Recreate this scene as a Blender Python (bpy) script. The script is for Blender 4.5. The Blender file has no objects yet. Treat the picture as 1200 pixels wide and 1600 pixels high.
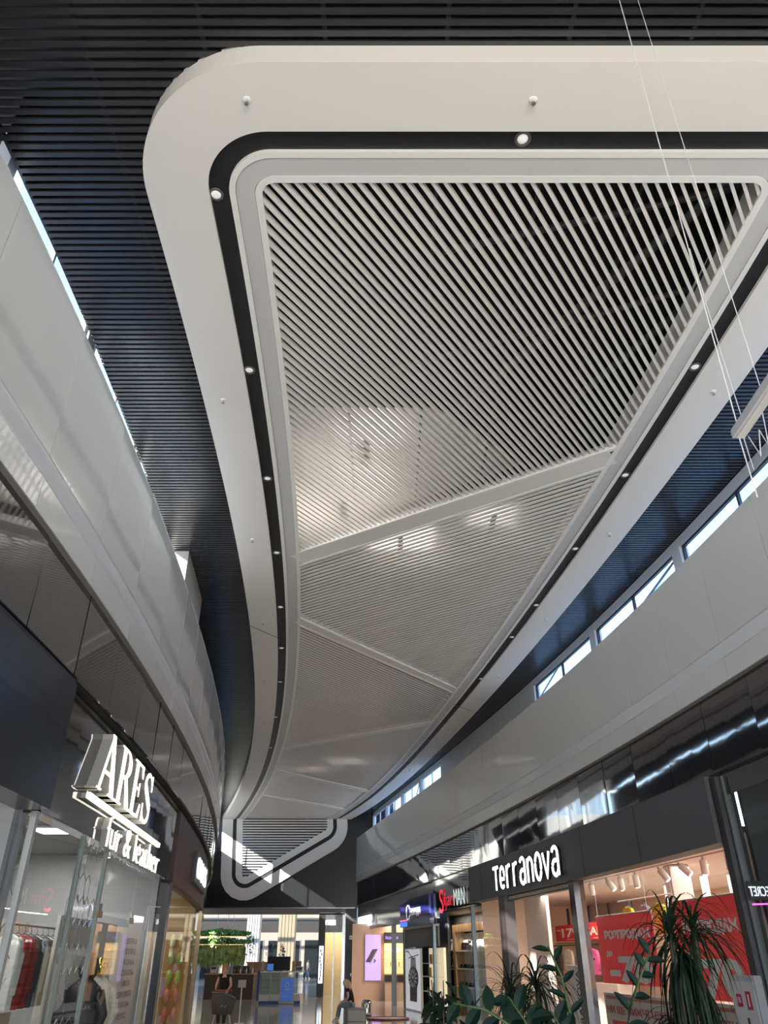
import bpy, math, random
import numpy as np
from mathutils import Matrix, Vector
random.seed(7)
SC = bpy.context.scene
COL = SC.collection
FL = -0.28            # floor level (camera pivot level is z 1.6)

# ------------------------------------------------------------------ camera
cam_d = bpy.data.cameras.new('camera')
cam_d.sensor_fit = 'VERTICAL'; cam_d.sensor_height = 36.0
cam_d.lens = 36.0 * 1160.0 / 1600.0
cam_d.clip_start = 0.05; cam_d.clip_end = 500
cam = bpy.data.objects.new('camera', cam_d); COL.objects.link(cam)
cam.location = (0, 0, 1.6)
cam.rotation_euler = (math.radians(90) + math.atan(697 / 1160.0), 0, 0)
SC.camera = cam
SC.view_settings.view_transform = 'Standard'
SC.view_settings.look = 'None'
SC.view_settings.gamma = 1.0
SC.view_settings.use_curve_mapping = False
SC.view_settings.exposure = 0.6

# ------------------------------------------------------------------ world: bright hazy sky, with an added bright ground half lighting the ceiling from below
W = bpy.data.worlds.new('sky'); SC.world = W; W.use_nodes = True
nt = W.node_tree; nt.nodes.clear()
tc = nt.nodes.new('ShaderNodeTexCoord'); sep = nt.nodes.new('ShaderNodeSeparateXYZ')
ramp = nt.nodes.new('ShaderNodeValToRGB'); bg = nt.nodes.new('ShaderNodeBackground'); wo = nt.nodes.new('ShaderNodeOutputWorld')
mp = nt.nodes.new('ShaderNodeMapRange'); mp.inputs[1].default_value = -1; mp.inputs[2].default_value = 1
nt.links.new(tc.outputs['Generated'], sep.inputs[0]); nt.links.new(sep.outputs[2], mp.inputs[0]); nt.links.new(mp.outputs[0], ramp.inputs[0])
cr = ramp.color_ramp; cr.elements[0].position = 0.0; cr.elements[0].color = (1.15, 1.06, .96, 1)
cr.elements[1].position = 1.0; cr.elements[1].color = (.20, .42, .95, 1)
for p_, c_ in ((.485, (1.1, 1.02, .93, 1)), (.505, (.80, .90, 1.0, 1)), (.62, (.45, .70, 1.0, 1))):
    e_ = cr.elements.new(p_); e_.color = c_
nt.links.new(ramp.outputs[0], bg.inputs[0]); bg.inputs[1].default_value = 5.0
nt.links.new(bg.outputs[0], wo.inputs[0])

# ------------------------------------------------------------------ sun (travels +X +Y and down, through the clerestory on the left)
sd = bpy.data.lights.new('sun', 'SUN'); sd.energy = 26.0; sd.angle = math.radians(.6); sd.color = (1, .95, .86)
so = bpy.data.objects.new('sun', sd); COL.objects.link(so)
so.rotation_euler = Vector((1, 1.5, -.81)).to_track_quat('-Z', 'Y').to_euler()
so.location = (-20, -20, 30)

# ------------------------------------------------------------------ helpers
def tag(o, label=None, cat=None, group=None, kind=None):
    if label: o['label'] = label
    if cat: o['category'] = cat
    if group: o['group'] = group
    if kind: o['kind'] = kind
    return o

_mats = {}
def mat(name, col, rough=.5, metal=0., spec=.5, emit=None, es=0., bump=0., bscale=8., var=0., coat=0., trans=0., stretch=None):
    if name in _mats: return _mats[name]
    m = bpy.data.materials.new(name); m.use_nodes = True; n = m.node_tree; b = n.nodes['Principled BSDF']
    b.inputs['Base Color'].default_value = (*col, 1); b.inputs['Roughness'].default_value = rough
    b.inputs['Metallic'].default_value = metal; b.inputs['Specular IOR Level'].default_value = spec
    if coat: b.inputs['Coat Weight'].default_value = coat; b.inputs['Coat Roughness'].default_value = .04
    if emit: b.inputs['Emission Color'].default_value = (*emit, 1); b.inputs['Emission Strength'].default_value = es
    if bump or var:
        t = n.nodes.new('ShaderNodeTexCoord'); mpg = n.nodes.new('ShaderNodeMapping'); nz = n.nodes.new('ShaderNodeTexNoise')
        if stretch: mpg.inputs['Scale'].default_value = stretch
        nz.inputs['Scale'].default_value = bscale; nz.inputs['Detail'].default_value = 3
        n.links.new(t.outputs['Object'], mpg.inputs[0]); n.links.new(mpg.outputs[0], nz.inputs['Vector'])
        if bump:
            bp = n.nodes.new('ShaderNodeBump'); bp.inputs['Strength'].default_value = 1.0; bp.inputs['Distance'].default_value = bump
            n.links.new(nz.outputs['Fac'], bp.inputs['Height']); n.links.new(bp.outputs[0], b.inputs['Normal'])
        if var:
            r = n.nodes.new('ShaderNodeValToRGB')
            r.color_ramp.elements[0].color = (*[max(0, c * (1 - var)) for c in col], 1); r.color_ramp.elements[0].position = .35
            r.color_ramp.elements[1].color = (*[min(1, c * (1 + var)) for c in col], 1); r.color_ramp.elements[1].position = .65
            n.links.new(nz.outputs['Fac'], r.inputs[0]); n.links.new(r.outputs[0], b.inputs['Base Color'])
    _mats[name] = m
    return m

def glassmat(name, tint=(.93, .97, .96), base=.05, graz=.6):
    """clear pane: transparent, with a mirror share that rises towards grazing angles"""
    if name in _mats: return _mats[name]
    m = bpy.data.materials.new(name); m.use_nodes = True; n = m.node_tree; n.nodes.clear()
    o = n.nodes.new('ShaderNodeOutputMaterial'); mx = n.nodes.new('ShaderNodeMixShader'); tr = n.nodes.new('ShaderNodeBsdfTransparent')
    gl = n.nodes.new('ShaderNodeBsdfGlossy'); lw = n.nodes.new('ShaderNodeLayerWeight'); pw = n.nodes.new('ShaderNodeMath'); mu = n.nodes.new('ShaderNodeMath')
    lw.inputs['Blend'].default_value = .5; pw.operation = 'POWER'; pw.inputs[1].default_value = 4.5
    mu.operation = 'MULTIPLY_ADD'; mu.inputs[1].default_value = graz; mu.inputs[2].default_value = base; mu.use_clamp = True
    tr.inputs[0].default_value = (*tint, 1); gl.inputs['Roughness'].default_value = .01
    n.links.new(lw.outputs['Facing'], pw.inputs[0]); n.links.new(pw.outputs[0], mu.inputs[0]); n.links.new(mu.outputs[0], mx.inputs[0])
    n.links.new(tr.outputs[0], mx.inputs[1]); n.links.new(gl.outputs[0], mx.inputs[2]); n.links.new(mx.outputs[0], o.inputs[0])
    _mats[name] = m
    return m

def brickmat(name, c1, c2, cm, sc, rough=.1, w=.5, h=.25, ms=.01):
    m = bpy.data.materials.new(name); m.use_nodes = True; n = m.node_tree; b = n.nodes['Principled BSDF']
    t = n.nodes.new('ShaderNodeTexCoord'); br = n.nodes.new('ShaderNodeTexBrick'); br.offset = 0
    br.inputs['Color1'].default_value = (*c1, 1); br.inputs['Color2'].default_value = (*c2, 1); br.inputs['Mortar'].default_value = (*cm, 1)
    br.inputs['Scale'].default_value = sc; br.inputs['Brick Width'].default_value = w; br.inputs['Row Height'].default_value = h
    br.inputs['Mortar Size'].default_value = ms
    n.links.new(t.outputs['Object'], br.inputs[0]); n.links.new(br.outputs[0], b.inputs['Base Color'])
    b.inputs['Roughness'].default_value = rough
    return m

class MB:
    def __init__(s): s.v = []; s.f = []
    def poly(s, pts):
        k = len(s.v); s.v += [tuple(p) for p in pts]; s.f.append(tuple(range(k, k + len(pts)))); return s
    def hexa(s, a):     # 8 corners: bottom 4 ccw, top 4 ccw
        k = len(s.v); s.v += [tuple(p) for p in a]
        for q in ((3, 2, 1, 0), (4, 5, 6, 7), (0, 1, 5, 4), (1, 2, 6, 5), (2, 3, 7, 6), (3, 0, 4, 7)): s.f.append(tuple(k + i for i in q))
        return s
    def box(s, x0, x1, y0, y1, z0, z1):
        return s.hexa([(x0, y0, z0), (x1, y0, z0), (x1, y1, z0), (x0, y1, z0), (x0, y0, z1), (x1, y0, z1), (x1, y1, z1), (x0, y1, z1)])
    def prism(s, pts, a, b, ax='z'):   # polygon pts (2d) extruded a..b along ax
        n = len(pts); k = len(s.v)
        for w in (a, b):
            for p in pts:
                s.v.append((p[0], p[1], w) if ax == 'z' else ((p[0], w, p[1]) if ax == 'y' else (w, p[0], p[1])))
        s.f.append(tuple(k + i for i in range(n))[::-1]); s.f.append(tuple(k + n + i for i in range(n)))
        for i in range(n): j = (i + 1) % n; s.f.append((k + i, k + j, k + n + j, k + n + i))
        return s
    def tube(s, pts, r, n=8, cap=True):
        pts = [Vector(p) for p in pts]; k = len(s.v); m = len(pts)
        up = Vector((0, 0, 1))
        for i, p in enumerate(pts):
            d = (pts[min(i + 1, m - 1)] - pts[max(i - 1, 0)]).normalized()
            a = d.cross(up if abs(d.z) < .95 else Vector((1, 0, 0))).normalized(); b = d.cross(a)
            rr = r[i] if isinstance(r, (list, tuple)) else r
            for j in range(n):
                t = 2 * math.pi * j / n; s.v.append(tuple(p + a * math.cos(t) * rr + b * math.sin(t) * rr))
        for i in range(m - 1):
            for j in range(n):
                j2 = (j + 1) % n; s.f.append((k + i * n + j, k + i * n + j2, k + (i + 1) * n + j2, k + (i + 1) * n + j))
        if cap: s.f.append(tuple(k + j for j in range(n))[::-1]); s.f.append(tuple(k + (m - 1) * n + j for j in range(n)))
        return s
    def lathe(s, prof, n=24, c=(0, 0)):
        k = len(s.v); m = len(prof)
        for r, z in prof:
            for j in range(n):
                t = 2 * math.pi * j / n; s.v.append((c[0] + r * math.cos(t), c[1] + r * math.sin(t), z))
        for i in range(m - 1):
            for j in range(n):
                j2 = (j + 1) % n; s.f.append((k + i * n + j, k + i * n + j2, k + (i + 1) * n + j2, k + (i + 1) * n + j))
        s.f.append(tuple(k + j for j in range(n))[::-1]); s.f.append(tuple(k + (m - 1) * n + j for j in range(n)))
        return s
    def ball(s, c, r, n=12, m=8):
        rx, ry, rz = r if isinstance(r, (tuple, list)) else (r, r, r); k = len(s.v)
        for i in range(m + 1):
            ph = math.pi * (i + .02) / (m + .04)
            for j in range(n):
                t = 2 * math.pi * j / n
                s.v.append((c[0] + rx * math.sin(ph) * math.cos(t), c[1] + ry * math.sin(ph) * math.sin(t), c[2] + rz * math.cos(ph)))
        for i in range(m):
            for j in range(n):
                j2 = (j + 1) % n; s.f.append((k + i * n + j, k + i * n + j2, k + (i + 1) * n + j2, k + (i + 1) * n + j))
        return s
    def ribbon(s, pts, w, side, thick=0):   # flat strip following pts; side = width direction or list
        k = len(s.v); m = len(pts)
        for i, p in enumerate(pts):
            p = Vector(p); sd_ = Vector(side[i] if isinstance(side, list) else side); ww = w[i] if isinstance(w, (list, tuple)) else w
            s.v.append(tuple(p - sd_ * ww / 2)); s.v.append(tuple(p + sd_ * ww / 2))
        for i in range(m - 1): s.f.append((k + 2 * i, k + 2 * i + 1, k + 2 * i + 3, k + 2 * i + 2))
        return s
    def build(s, name, m, parent=None, smooth=False, M=None, label=None):
        me = bpy.data.meshes.new(name); me.from_pydata(s.v, [], s.f); me.materials.append(m); me.update()
        if smooth:
            for p in me.polygons: p.use_smooth = True
        o = bpy.data.objects.new(name, me); COL.objects.link(o)
        if parent: o.parent = parent
        if M is not None: o.matrix_world = M
        if label: o['label'] = label
        return o

def bevel(o, w, seg=2):
    b = o.modifiers.new('bevel', 'BEVEL'); b.width = w; b.segments = seg; b.limit_method = 'ANGLE'; return o

def thing(name, label, cat, M=None, group=None):
    o = bpy.data.objects.new(name, None); COL.objects.link(o)
    if M is not None:
        if not isinstance(M, Matrix): M = Matrix.Translation(Vector(M))
        o.matrix_world = M
    return tag(o, label, cat, group)

def struct(o): o['kind'] = 'structure'; return o

def copy_thing(o, M, label, group=None):
    c = o.copy(); COL.objects.link(c); c.matrix_world = M if isinstance(M, Matrix) else Matrix.Translation(Vector(M))
    c['label'] = label
    if group: c['group'] = group
    for ch in o.children:
        d = ch.copy(); COL.objects.link(d); d.parent = c
        for g in ch.children:
            h = g.copy(); COL.objects.link(h); h.parent = d
    return c

def text(name, body, m, x0, x1, z0, z1, y=0., ext=.01, parent=None, bold=0., M=None, mirror=False, italic=0., label=None, italicx=0):
    """lettering filling exactly x0..x1 and z0..z1 in the local XZ plane, facing -Y"""
    cu = bpy.data.curves.new(name, 'FONT'); cu.body = body; cu.size = 1; cu.extrude = .5; cu.offset = bold; cu.shear = italic; cu.resolution_u = 3
    t = bpy.data.objects.new('tmp', cu); me = bpy.data.meshes.new_from_object(t); bpy.data.objects.remove(t); bpy.data.curves.remove(cu)
    xs = [v.co.x for v in me.vertices]; ys = [v.co.y for v in me.vertices]
    a, b, c, d = min(xs), max(xs), min(ys), max(ys)
    for v in me.vertices:
        fx = (v.co.x - a) / (b - a); fy = (v.co.y - c) / (d - c)
        if mirror: fx = 1 - fx
        v.co = (x0 + (x1 - x0) * fx, y - v.co.z * ext * 2, z0 + (z1 - z0) * fy)
    me.name = name; me.materials.clear(); me.materials.append(m)
    o = bpy.data.objects.new(name, me); COL.objects.link(o)
    if parent: o.parent = parent
    if M is not None: o.matrix_world = M
    if label: o['label'] = label
    return o

def area(name, M, sx, sy, power, col=(1, 1, 1), parent=None):
    l = bpy.data.lights.new(name, 'AREA'); l.shape = 'RECTANGLE'; l.size = sx; l.size_y = sy; l.energy = power; l.color = col
    o = bpy.data.objects.new(name, l); COL.objects.link(o)
    if parent: o.parent = parent
    if isinstance(M, Matrix): o.matrix_world = M
    else: o.location = M
    return o

# ------------------------------------------------------------------ plan curves of the gallery (X as a function of Y)
PR = np.polyfit([4,9.5,10.5,11.5,13.6,16.2,18.7,19.5,27.4,29.7,37,46,49.5],[6.15,5.93,5.8,5.68,5.41,5.1,4.67,4.5,3.1,2.6,1.2,-.92,-1.72],3)
PL = np.polyfit([0,2,4,5,6,8,10.5,12,16.6,21.3,25,33,45,49.5],[-3.6,-3.57,-3.54,-3.525,-3.51,-3.5,-3.65,-3.8,-4.25,-4.78,-5.35,-6.78,-9.9,-11.2],5)
PFL = np.polyfit([5.3,6.2,7,8.6,10.2,11.6,14.2,18.15,21.1,25,31.5,38.5,45.9,50.15],[-1.36,-1.39,-1.43,-1.5,-1.55,-1.63,-1.8,-2.17,-2.53,-3.11,-4.17,-5.71,-7.63,-8.88],4)
PFR = np.polyfit([5.3,6.5,7.9,9.2,10.5,12.3,15.8,19.2,23.6,27.2,36.3,41,45.9,50.15],[4.23,4.21,4.13,4.03,3.92,3.72,3.29,2.88,2.34,1.71,0,-.84,-2.38,-3.63],4)
def wx(side, y):
    y = max(y, 0 if side < 0 else 0)
    return float(np.polyval(PR if side > 0 else PL, y))
def wp(side, y, off=0.): return (wx(side, y) + side * off, y)

def slab(mb, side, ya, yb, o0, o1, z0, z1, step=.8, jog=None):
    n = max(1, int(round(abs(yb - ya) / step))); ys = [ya + (yb - ya) * i / n for i in range(n + 1)]
    k = len(mb.v)
    for y in ys:
        x = wx(side, y)
        for o, z in ((o0, z0), (o1, z0), (o1, z1), (o0, z1)): mb.v.append((x + side * o, y, z))
    for i in range(n):
        a = k + 4 * i; b = a + 4
        for j in range(4): j2 = (j + 1) % 4; mb.f.append((a + j, a + j2, b + j2, b + j))
    mb.f.append((k, k + 3, k + 2, k + 1)); a = k + 4 * n; mb.f.append((a, a + 1, a + 2, a + 3))
    return mb

def pane(side, ya, yb, o, z0, z1, step=1.4):
    mb = MB(); n = max(1, int(round(abs(yb - ya) / step))); ys = [ya + (yb - ya) * i / n for i in range(n + 1)]
    for y in ys: mb.v += [(wx(side, y) + side * o, y, z0), (wx(side, y) + side * o, y, z1)]
    for i in range(n): mb.f.append((2 * i, 2 * i + 2, 2 * i + 3, 2 * i + 1))
    return mb

def panels(mb, side, ya, yb, pitch, prof, gap=.014, tilt=.0, depth=.05):
    """flat cladding panels: prof = [(off_top,z_top),(off_bottom,z_bottom)]"""
    (ot, zt), (ob, zb) = prof; y = ya
    while y < yb - .05:
        y2 = min(y + pitch, yb); a = y + gap / 2; b = y2 - gap / 2; j = [random.uniform(-tilt, tilt) for _ in range(4)]
        xa, xb = wx(side, y), wx(side, y2)
        f = [(xa + side * (ob + j[0]), a, zb), (xb + side * (ob + j[1]), b, zb), (xb + side * (ot + j[2]), b, zt), (xa + side * (ot + j[3]), a, zt)]
        bk = [(p[0] + side * depth, p[1], p[2]) for p in f]
        mb.hexa([f[0], f[1], bk[1], bk[0], f[3], f[2], bk[2], bk[3]])
        y = y2
    return mb

def wframe(side, ya, yb, off=0., z=0.):
    """frame on a side wall: X = reading direction from ya to yb, Y = into the wall, Z = up. Returns matrix, length"""
    p = Vector((*wp(side, ya, off), z)); q = Vector((*wp(side, yb, off), z)); d = q - p; L = d.length; x = d / L
    y = Vector((0, 0, 1)).cross(x)
    return Matrix(((x.x, y.x, 0, p.x), (x.y, y.y, 0, p.y), (0, 0, 1, z), (0, 0, 0, 1))), L

# ------------------------------------------------------------------ materials
M_white = mat('white_panel', (.72, .74, .73), .3, spec=.5, coat=1., bump=.0005, bscale=1.1)
M_band = mat('white_band', (.78, .80, .84), .18, spec=.6, coat=.4)
M_black = mat('black_gloss_panel', (.026, .026, .030), .04, spec=.9, coat=1., bump=.003, bscale=.9)
M_ring = mat('white_gypsum', (.80, .775, .745), .55, bump=.0003, bscale=60)
M_lip = mat('white_lip', (.86, .85, .82), .4)
M_greyb = mat('grey_insert', (.60, .60, .60), .45)
M_chan = mat('black_channel', (.012, .012, .013), .5)
M_slat = mat('white_slat', (.80, .775, .75), .32, spec=.5)
M_slatb = mat('grey_slat_backing', (.16, .155, .15), .6)
M_bslat = mat('black_slat', (.026, .027, .030), .26, spec=.7)
M_void = mat('black_void', (.006, .006, .007), .9)
M_wallblk = mat('black_wall', (.010, .011, .014), .28, spec=.5)
M_clere = mat('white_frame', (.72, .76, .80), .4)
M_grey = mat('grey_sign_board', (.088, .091, .098), .55, bump=.0003, bscale=20)
M_seam = mat('dark_seam', (.03, .03, .03), .7)
M_chrome = mat('brushed_metal', (.55, .55, .56), .22, metal=1.)
M_dkmetal = mat('dark_metal', (.06, .06, .065), .35, metal=.6)
M_soffit = mat('soffit', (.30, .28, .26), .6)
G_clear = glassmat('clear_glass', (.95, .97, .96), .03, .3)
G_tint = glassmat('tinted_glass', (.34, .41, .48), .04, .3)
G_tintn = glassmat('tinted_glass_neutral', (.40, .42, .42), .04, .3)
G_shop = glassmat('shop_glass', (.93, .955, .95), .05, .55)
M_floor = brickmat('floor_tiles', (.50, .475, .44), (.46, .44, .41), (.25, .24, .22), 1.0, rough=.09, w=1.2, h=.6, ms=.006)
# ================================================================== STRUCTURE
YN = -8.0      # near end of what is built
mb = MB(); mb.poly([(-30, YN, FL), (22, YN, FL), (22, 96, FL), (-30, 96, FL)]); struct(mb.build('floor', M_floor))

def norm2(a): l = math.hypot(*a); return (a[0] / l, a[1] / l)
def field_path():
    r = .16; pts = []
    for y in np.arange(52.0, 5.2 + r, -.6): pts.append((float(np.polyval(PFL, y)), float(y)))
    xl = float(np.polyval(PFL, 5.36)); xr = float(np.polyval(PFR, 5.36))
    for i in range(0, 21): a = math.pi + math.pi / 2 * i / 20; pts.append((xl + r + r * math.cos(a), 5.2 + r + r * math.sin(a)))
    for x in np.arange(xl + r + .5, xr - r, .6): pts.append((float(x), 5.2))
    for i in range(0, 21): a = 1.5 * math.pi + math.pi / 2 * i / 20; pts.append((xr - r + r * math.cos(a), 5.2 + r + r * math.sin(a)))
    for y in np.arange(5.2 + r + .6, 52.1, .6): pts.append((float(np.polyval(PFR, y)), float(y)))
    return pts
FP = field_path()
def normals(P):
    N = []
    for i in range(len(P)):
        a = P[max(i - 1, 0)]; b = P[min(i + 1, len(P) - 1)]; d = norm2((b[0] - a[0], b[1] - a[1])); N.append((d[1], -d[0]))
    return N
FN = normals(FP)
# the path runs down the left side (heading -Y): its right-hand normal (dy,-dx) points to -X, that is outward
def off(d): return [(p[0] + n[0] * d, p[1] + n[1] * d) for p, n in zip(FP, FN)]
def sweep(mb, prof, P=None):
    """prof: list of (offset,z) swept along the field outline"""
    rows = [off(d) for d, z in prof]; k = len(mb.v); n = len(FP)
    for (d, z), r in zip(prof, rows): mb.v += [(p[0], p[1], z) for p in r]
    for a in range(len(prof) - 1):
        for i in range(n - 1): mb.f.append((k + a * n + i, k + a * n + i + 1, k + (a + 1) * n + i + 1, k + (a + 1) * n + i))
    return mb
struct(sweep(MB(), [(.60, 9.10), (.60, 9.0), (1.30, 9.0), (1.30, 9.34)]).build('trim_1', M_ring))
struct(sweep(MB(), [(.37, 9.05), (.60, 9.05)]).build('trim_2', M_chan))
struct(sweep(MB(), [(.37, 9.08), (.37, 9.0), (.30, 9.0), (.30, 9.03)]).build('trim_3', M_lip))
struct(sweep(MB(), [(.295, 9.012), (.085, 9.012)]).build('trim_4', M_greyb))
struct(sweep(MB(), [(.08, 9.03), (.08, 9.0), (0, 9.0), (0, 9.03), (.04, 9.03), (.04, 9.45)]).build('trim_5', M_lip))
struct(sweep(MB(), [(.28, 9.03), (.31, 9.03)]).build('trim_6', M_seam)); struct(sweep(MB(), [(.07, 9.03), (.1, 9.03)]).build('trim_7', M_seam))

def clip_line(poly, p, d):
    """intervals of t where p + t d lies in the closed polygon"""
    ts = []; n = len(poly)
    for i in range(n):
        a = poly[i]; b = poly[(i + 1) % n]; e = (b[0] - a[0], b[1] - a[1]); den = d[0] * e[1] - d[1] * e[0]
        if abs(den) < 1e-12: continue
        q = (a[0] - p[0], a[1] - p[1]); t = (q[0] * e[1] - q[1] * e[0]) / den; u = (q[0] * d[1] - q[1] * d[0]) / den
        if 0 <= u < 1: ts.append(t)
    ts.sort(); return [(ts[i], ts[i + 1]) for i in range(0, len(ts) - 1, 2)]

fieldpoly = [(p[0], min(p[1], 49.5)) for p in off(.03)]
DIV = [((-1.80, 14.30), (3.92, 10.52), .27), ((-2.14, 17.85), (2.32, 23.60), .2), ((-4.09, 31.28), (1.79, 27.39), .2), ((-5.03, 35.5), (-.83, 40.5), .2), ((-6.32, 41.55), (-2.42, 45.9), .2)]
def dline(D):
    (a, b, hw) = D; d = norm2((b[0] - a[0], b[1] - a[1])); n = (-d[1], d[0])
    return a, d, (n if n[1] > 0 else (-n[0], -n[1])), hw
def bar(mb, p, d, t0, t1, w, z0, z1):
    n = (-d[1], d[0]); h = w / 2; A = (p[0] + d[0] * t0, p[1] + d[1] * t0); B = (p[0] + d[0] * t1, p[1] + d[1] * t1)
    c = [(A[0] - n[0] * h, A[1] - n[1] * h), (B[0] - n[0] * h, B[1] - n[1] * h), (B[0] + n[0] * h, B[1] + n[1] * h), (A[0] + n[0] * h, A[1] + n[1] * h)]
    mb.hexa([(x, y, z0) for x, y in c] + [(x, y, z1) for x, y in c])
def slatfield(lo, hi, d, pitch, w, z0, z1):
    mb = MB(); n = (-d[1], d[0]); ref = (0, 25)
    for k in range(-500, 500):
        p = (ref[0] + n[0] * pitch * k, ref[1] + n[1] * pitch * k)
        for t0, t1 in clip_line(fieldpoly, p, d):
            for D, sg in ((lo, 1), (hi, -1)):
                if D is None: continue
                a, dd, nn, hw = dline(D); g0 = sg * ((p[0] - a[0]) * nn[0] + (p[1] - a[1]) * nn[1]) - hw + .03; gd = sg * (d[0] * nn[0] + d[1] * nn[1])
                if abs(gd) < 1e-9:
                    if g0 < 0: t0, t1 = 1, 0
                elif gd > 0: t0 = max(t0, -g0 / gd)
                else: t1 = min(t1, -g0 / gd)
            if t1 - t0 > .03: bar(mb, p, d, t0, t1, w, z0, z1)
    return mb
d1 = norm2((.69, 1.0))
struct(slatfield(None, DIV[0], d1, .1145, .038, 9.03, 9.105).build('ceiling', M_slat))
dd = [dline(D)[1] for D in DIV]
for lo, hi, d in ((DIV[0], DIV[1], dd[0]), (DIV[1], DIV[2], dd[1]), (DIV[2], DIV[3], dd[2]), (DIV[3], DIV[4], dd[3]), (DIV[4], None, dd[4])):
    struct(slatfield(lo, hi, d, .136, .068, 9.03, 9.05).build('ceiling', M_slat))
# backing sheet over the tight fields
a, d, n, hw = dline(DIV[0])
mb = MB(); ysb = [10.6 + i * .65 for i in range(60)]; cut = lambda x: a[1] + (x - a[0]) * d[1] / d[0]
for i in range(len(ysb) - 1):
    q = []
    for y in (ysb[i], ysb[i + 1]):
        xl_, xr_ = float(np.polyval(PFL, y)) - .03, float(np.polyval(PFR, y)) + .03; xc = a[0] + (y - a[1]) * d[0] / d[1]
        q.append((max(xl_, xc), xr_, y))
    if q[0][0] < q[0][1] and q[1][0] < q[1][1]:
        mb.poly([(q[0][0], q[0][2], 9.30), (q[0][1], q[0][2], 9.30), (q[1][1], q[1][2], 9.30), (q[1][0], q[1][2], 9.30)])
struct(mb.build('ceiling', M_slatb))
# pale panel over the lower left open slats; added lamps imitate sun glow
struct(MB().poly([(-1.75, 9.9, 9.62), (.9, 9.9, 9.62), (2.6, 11.6, 9.62), (-1.9, 14.6, 9.62)]).build('ceiling', mat('cavity_panel', (.62, .60, .58), .6)))
for i, (x, y, w_, l_, p_) in enumerate(((-.75, 12.4, 1.6, 1.5, 30), (-.3, 10.5, 1.0, .6, 10), (.35, 13.9, 1.4, 1.0, 34), (2.2, 13.0, 1.0, .8, 11), (-1.9, 33.4, 1.4, 1.0, 22), (-3.6, 35.0, 1.0, .8, 14))):
    t = bpy.data.objects.new('ceiling_uplight', None); COL.objects.link(t); t.location = (x, y, 9.14)
    tag(t, ['flat lamp tray above the open slats at their lower left corner', 'flat lamp tray above the open slats left of centre', 'flat lamp tray glowing above the second slat field near its left', 'flat lamp tray above the second slat field near its right', 'flat lamp tray above the far slat field, right one', 'flat lamp tray above the far slat field, left one'][i], 'ceiling lamp')
    MB().box(-.05, .05, -.3, .3, 0, .012).build('tray', M_chan, t)
    l = bpy.data.lights.new('uplight', 'AREA'); l.shape = 'RECTANGLE'; l.size = w_; l.size_y = l_; l.energy = p_; l.color = (1, .95, .90)
    lo = bpy.data.objects.new('uplight', l); COL.objects.link(lo); lo.parent = t; lo.location = (0, 0, .02); lo.rotation_euler = (math.pi, 0, 0)
# dividers between the fields
for D in DIV:
    a, d, n, hw = dline(D); ts = clip_line(fieldpoly, a, d)
    mb = MB(); bar(mb, a, d, ts[0][0] - .03, ts[0][1] + .03, 2 * hw - .12, 9.008, 9.12); struct(mb.build('trim_8', M_ring))
    mb = MB()
    for s in (-1, 1):
        q = (a[0] + n[0] * s * (hw - .035), a[1] + n[1] * s * (hw - .035)); t2 = clip_line(fieldpoly, q, d)
        bar(mb, q, d, t2[0][0], t2[0][1], .07, 8.998, 9.14)
    struct(mb.build('trim_9', M_lip))

# black slatted ceiling round the white figure
outer = [(p[0], min(p[1], 49.5)) for p in off(1.27)]
mb = MB()
for k in range(int((49.4 - YN) / .098)):
    y = YN + k * .098
    if y > 49.4: break
    xl = wx(-1, y) - (.67 if y > 4.9 else 4.0); xr = wx(1, y) + .89
    if 14.5 < y < 17.2: xl = wx(-1, y) - .3
    iv = clip_line(outer, (0, y + 1e-4), (1, 0)) if y > 3.8 else []
    segs = [(xl, iv[0][0]), (iv[-1][1], xr)] if iv else [(xl, xr)]
    for x0, x1 in segs:
        if x1 - x0 > .02: mb.box(x0, x1, y, y + .056, 9.30, 9.335)
struct(mb.build('ceiling', M_bslat))
# carriers, ducts and the dark void above
mb = MB()
for x in np.arange(-9, 8, 1.2): mb.box(x, x + .04, YN, 49, 9.335, 9.375)
struct(mb.build('trim_10', M_dkmetal))
mb = MB(); ys = [YN + i * 1.15 for i in range(51)]
for i in range(50):
    y0, y1 = ys[i], ys[i + 1]
    mb.poly([(wx(-1, y0) - (1.1 if y0 > 4.9 else 4.2), y0, 10.3), (wx(1, y0) + 1.1, y0, 10.3), (wx(1, y1) + 1.1, y1, 10.3), (wx(-1, y1) - (1.1 if y1 > 4.9 else 4.2), y1, 10.3)])
struct(mb.build('ceiling', M_void))
# concrete beams and pipes in the void over the open slats
M_pipe = mat('void_pipe', (.055, .055, .06), .5)
for i, (p0, p1, r) in enumerate((((4.6, 5.5, 9.95), (1.2, 10.5, 9.95), .07), ((.8, 6.8, 9.8), (5.2, 5.6, 9.8), .045), ((-.2, 9.3, 9.8), (5.0, 7.2, 9.8), .045), ((2.2, 12, 9.9), (5.4, 6.2, 9.9), .06))):
    tag(MB().tube([p0, p1], r, 10).build('ceiling_pipe', M_pipe), ['thick grey pipe crossing the dark void above the open white slats', 'thin pipe nearest the front edge above the open white slats', 'thin pipe above the middle of the open white slats', 'medium pipe beside the right edge above the open white slats'][i], 'pipe')

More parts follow.
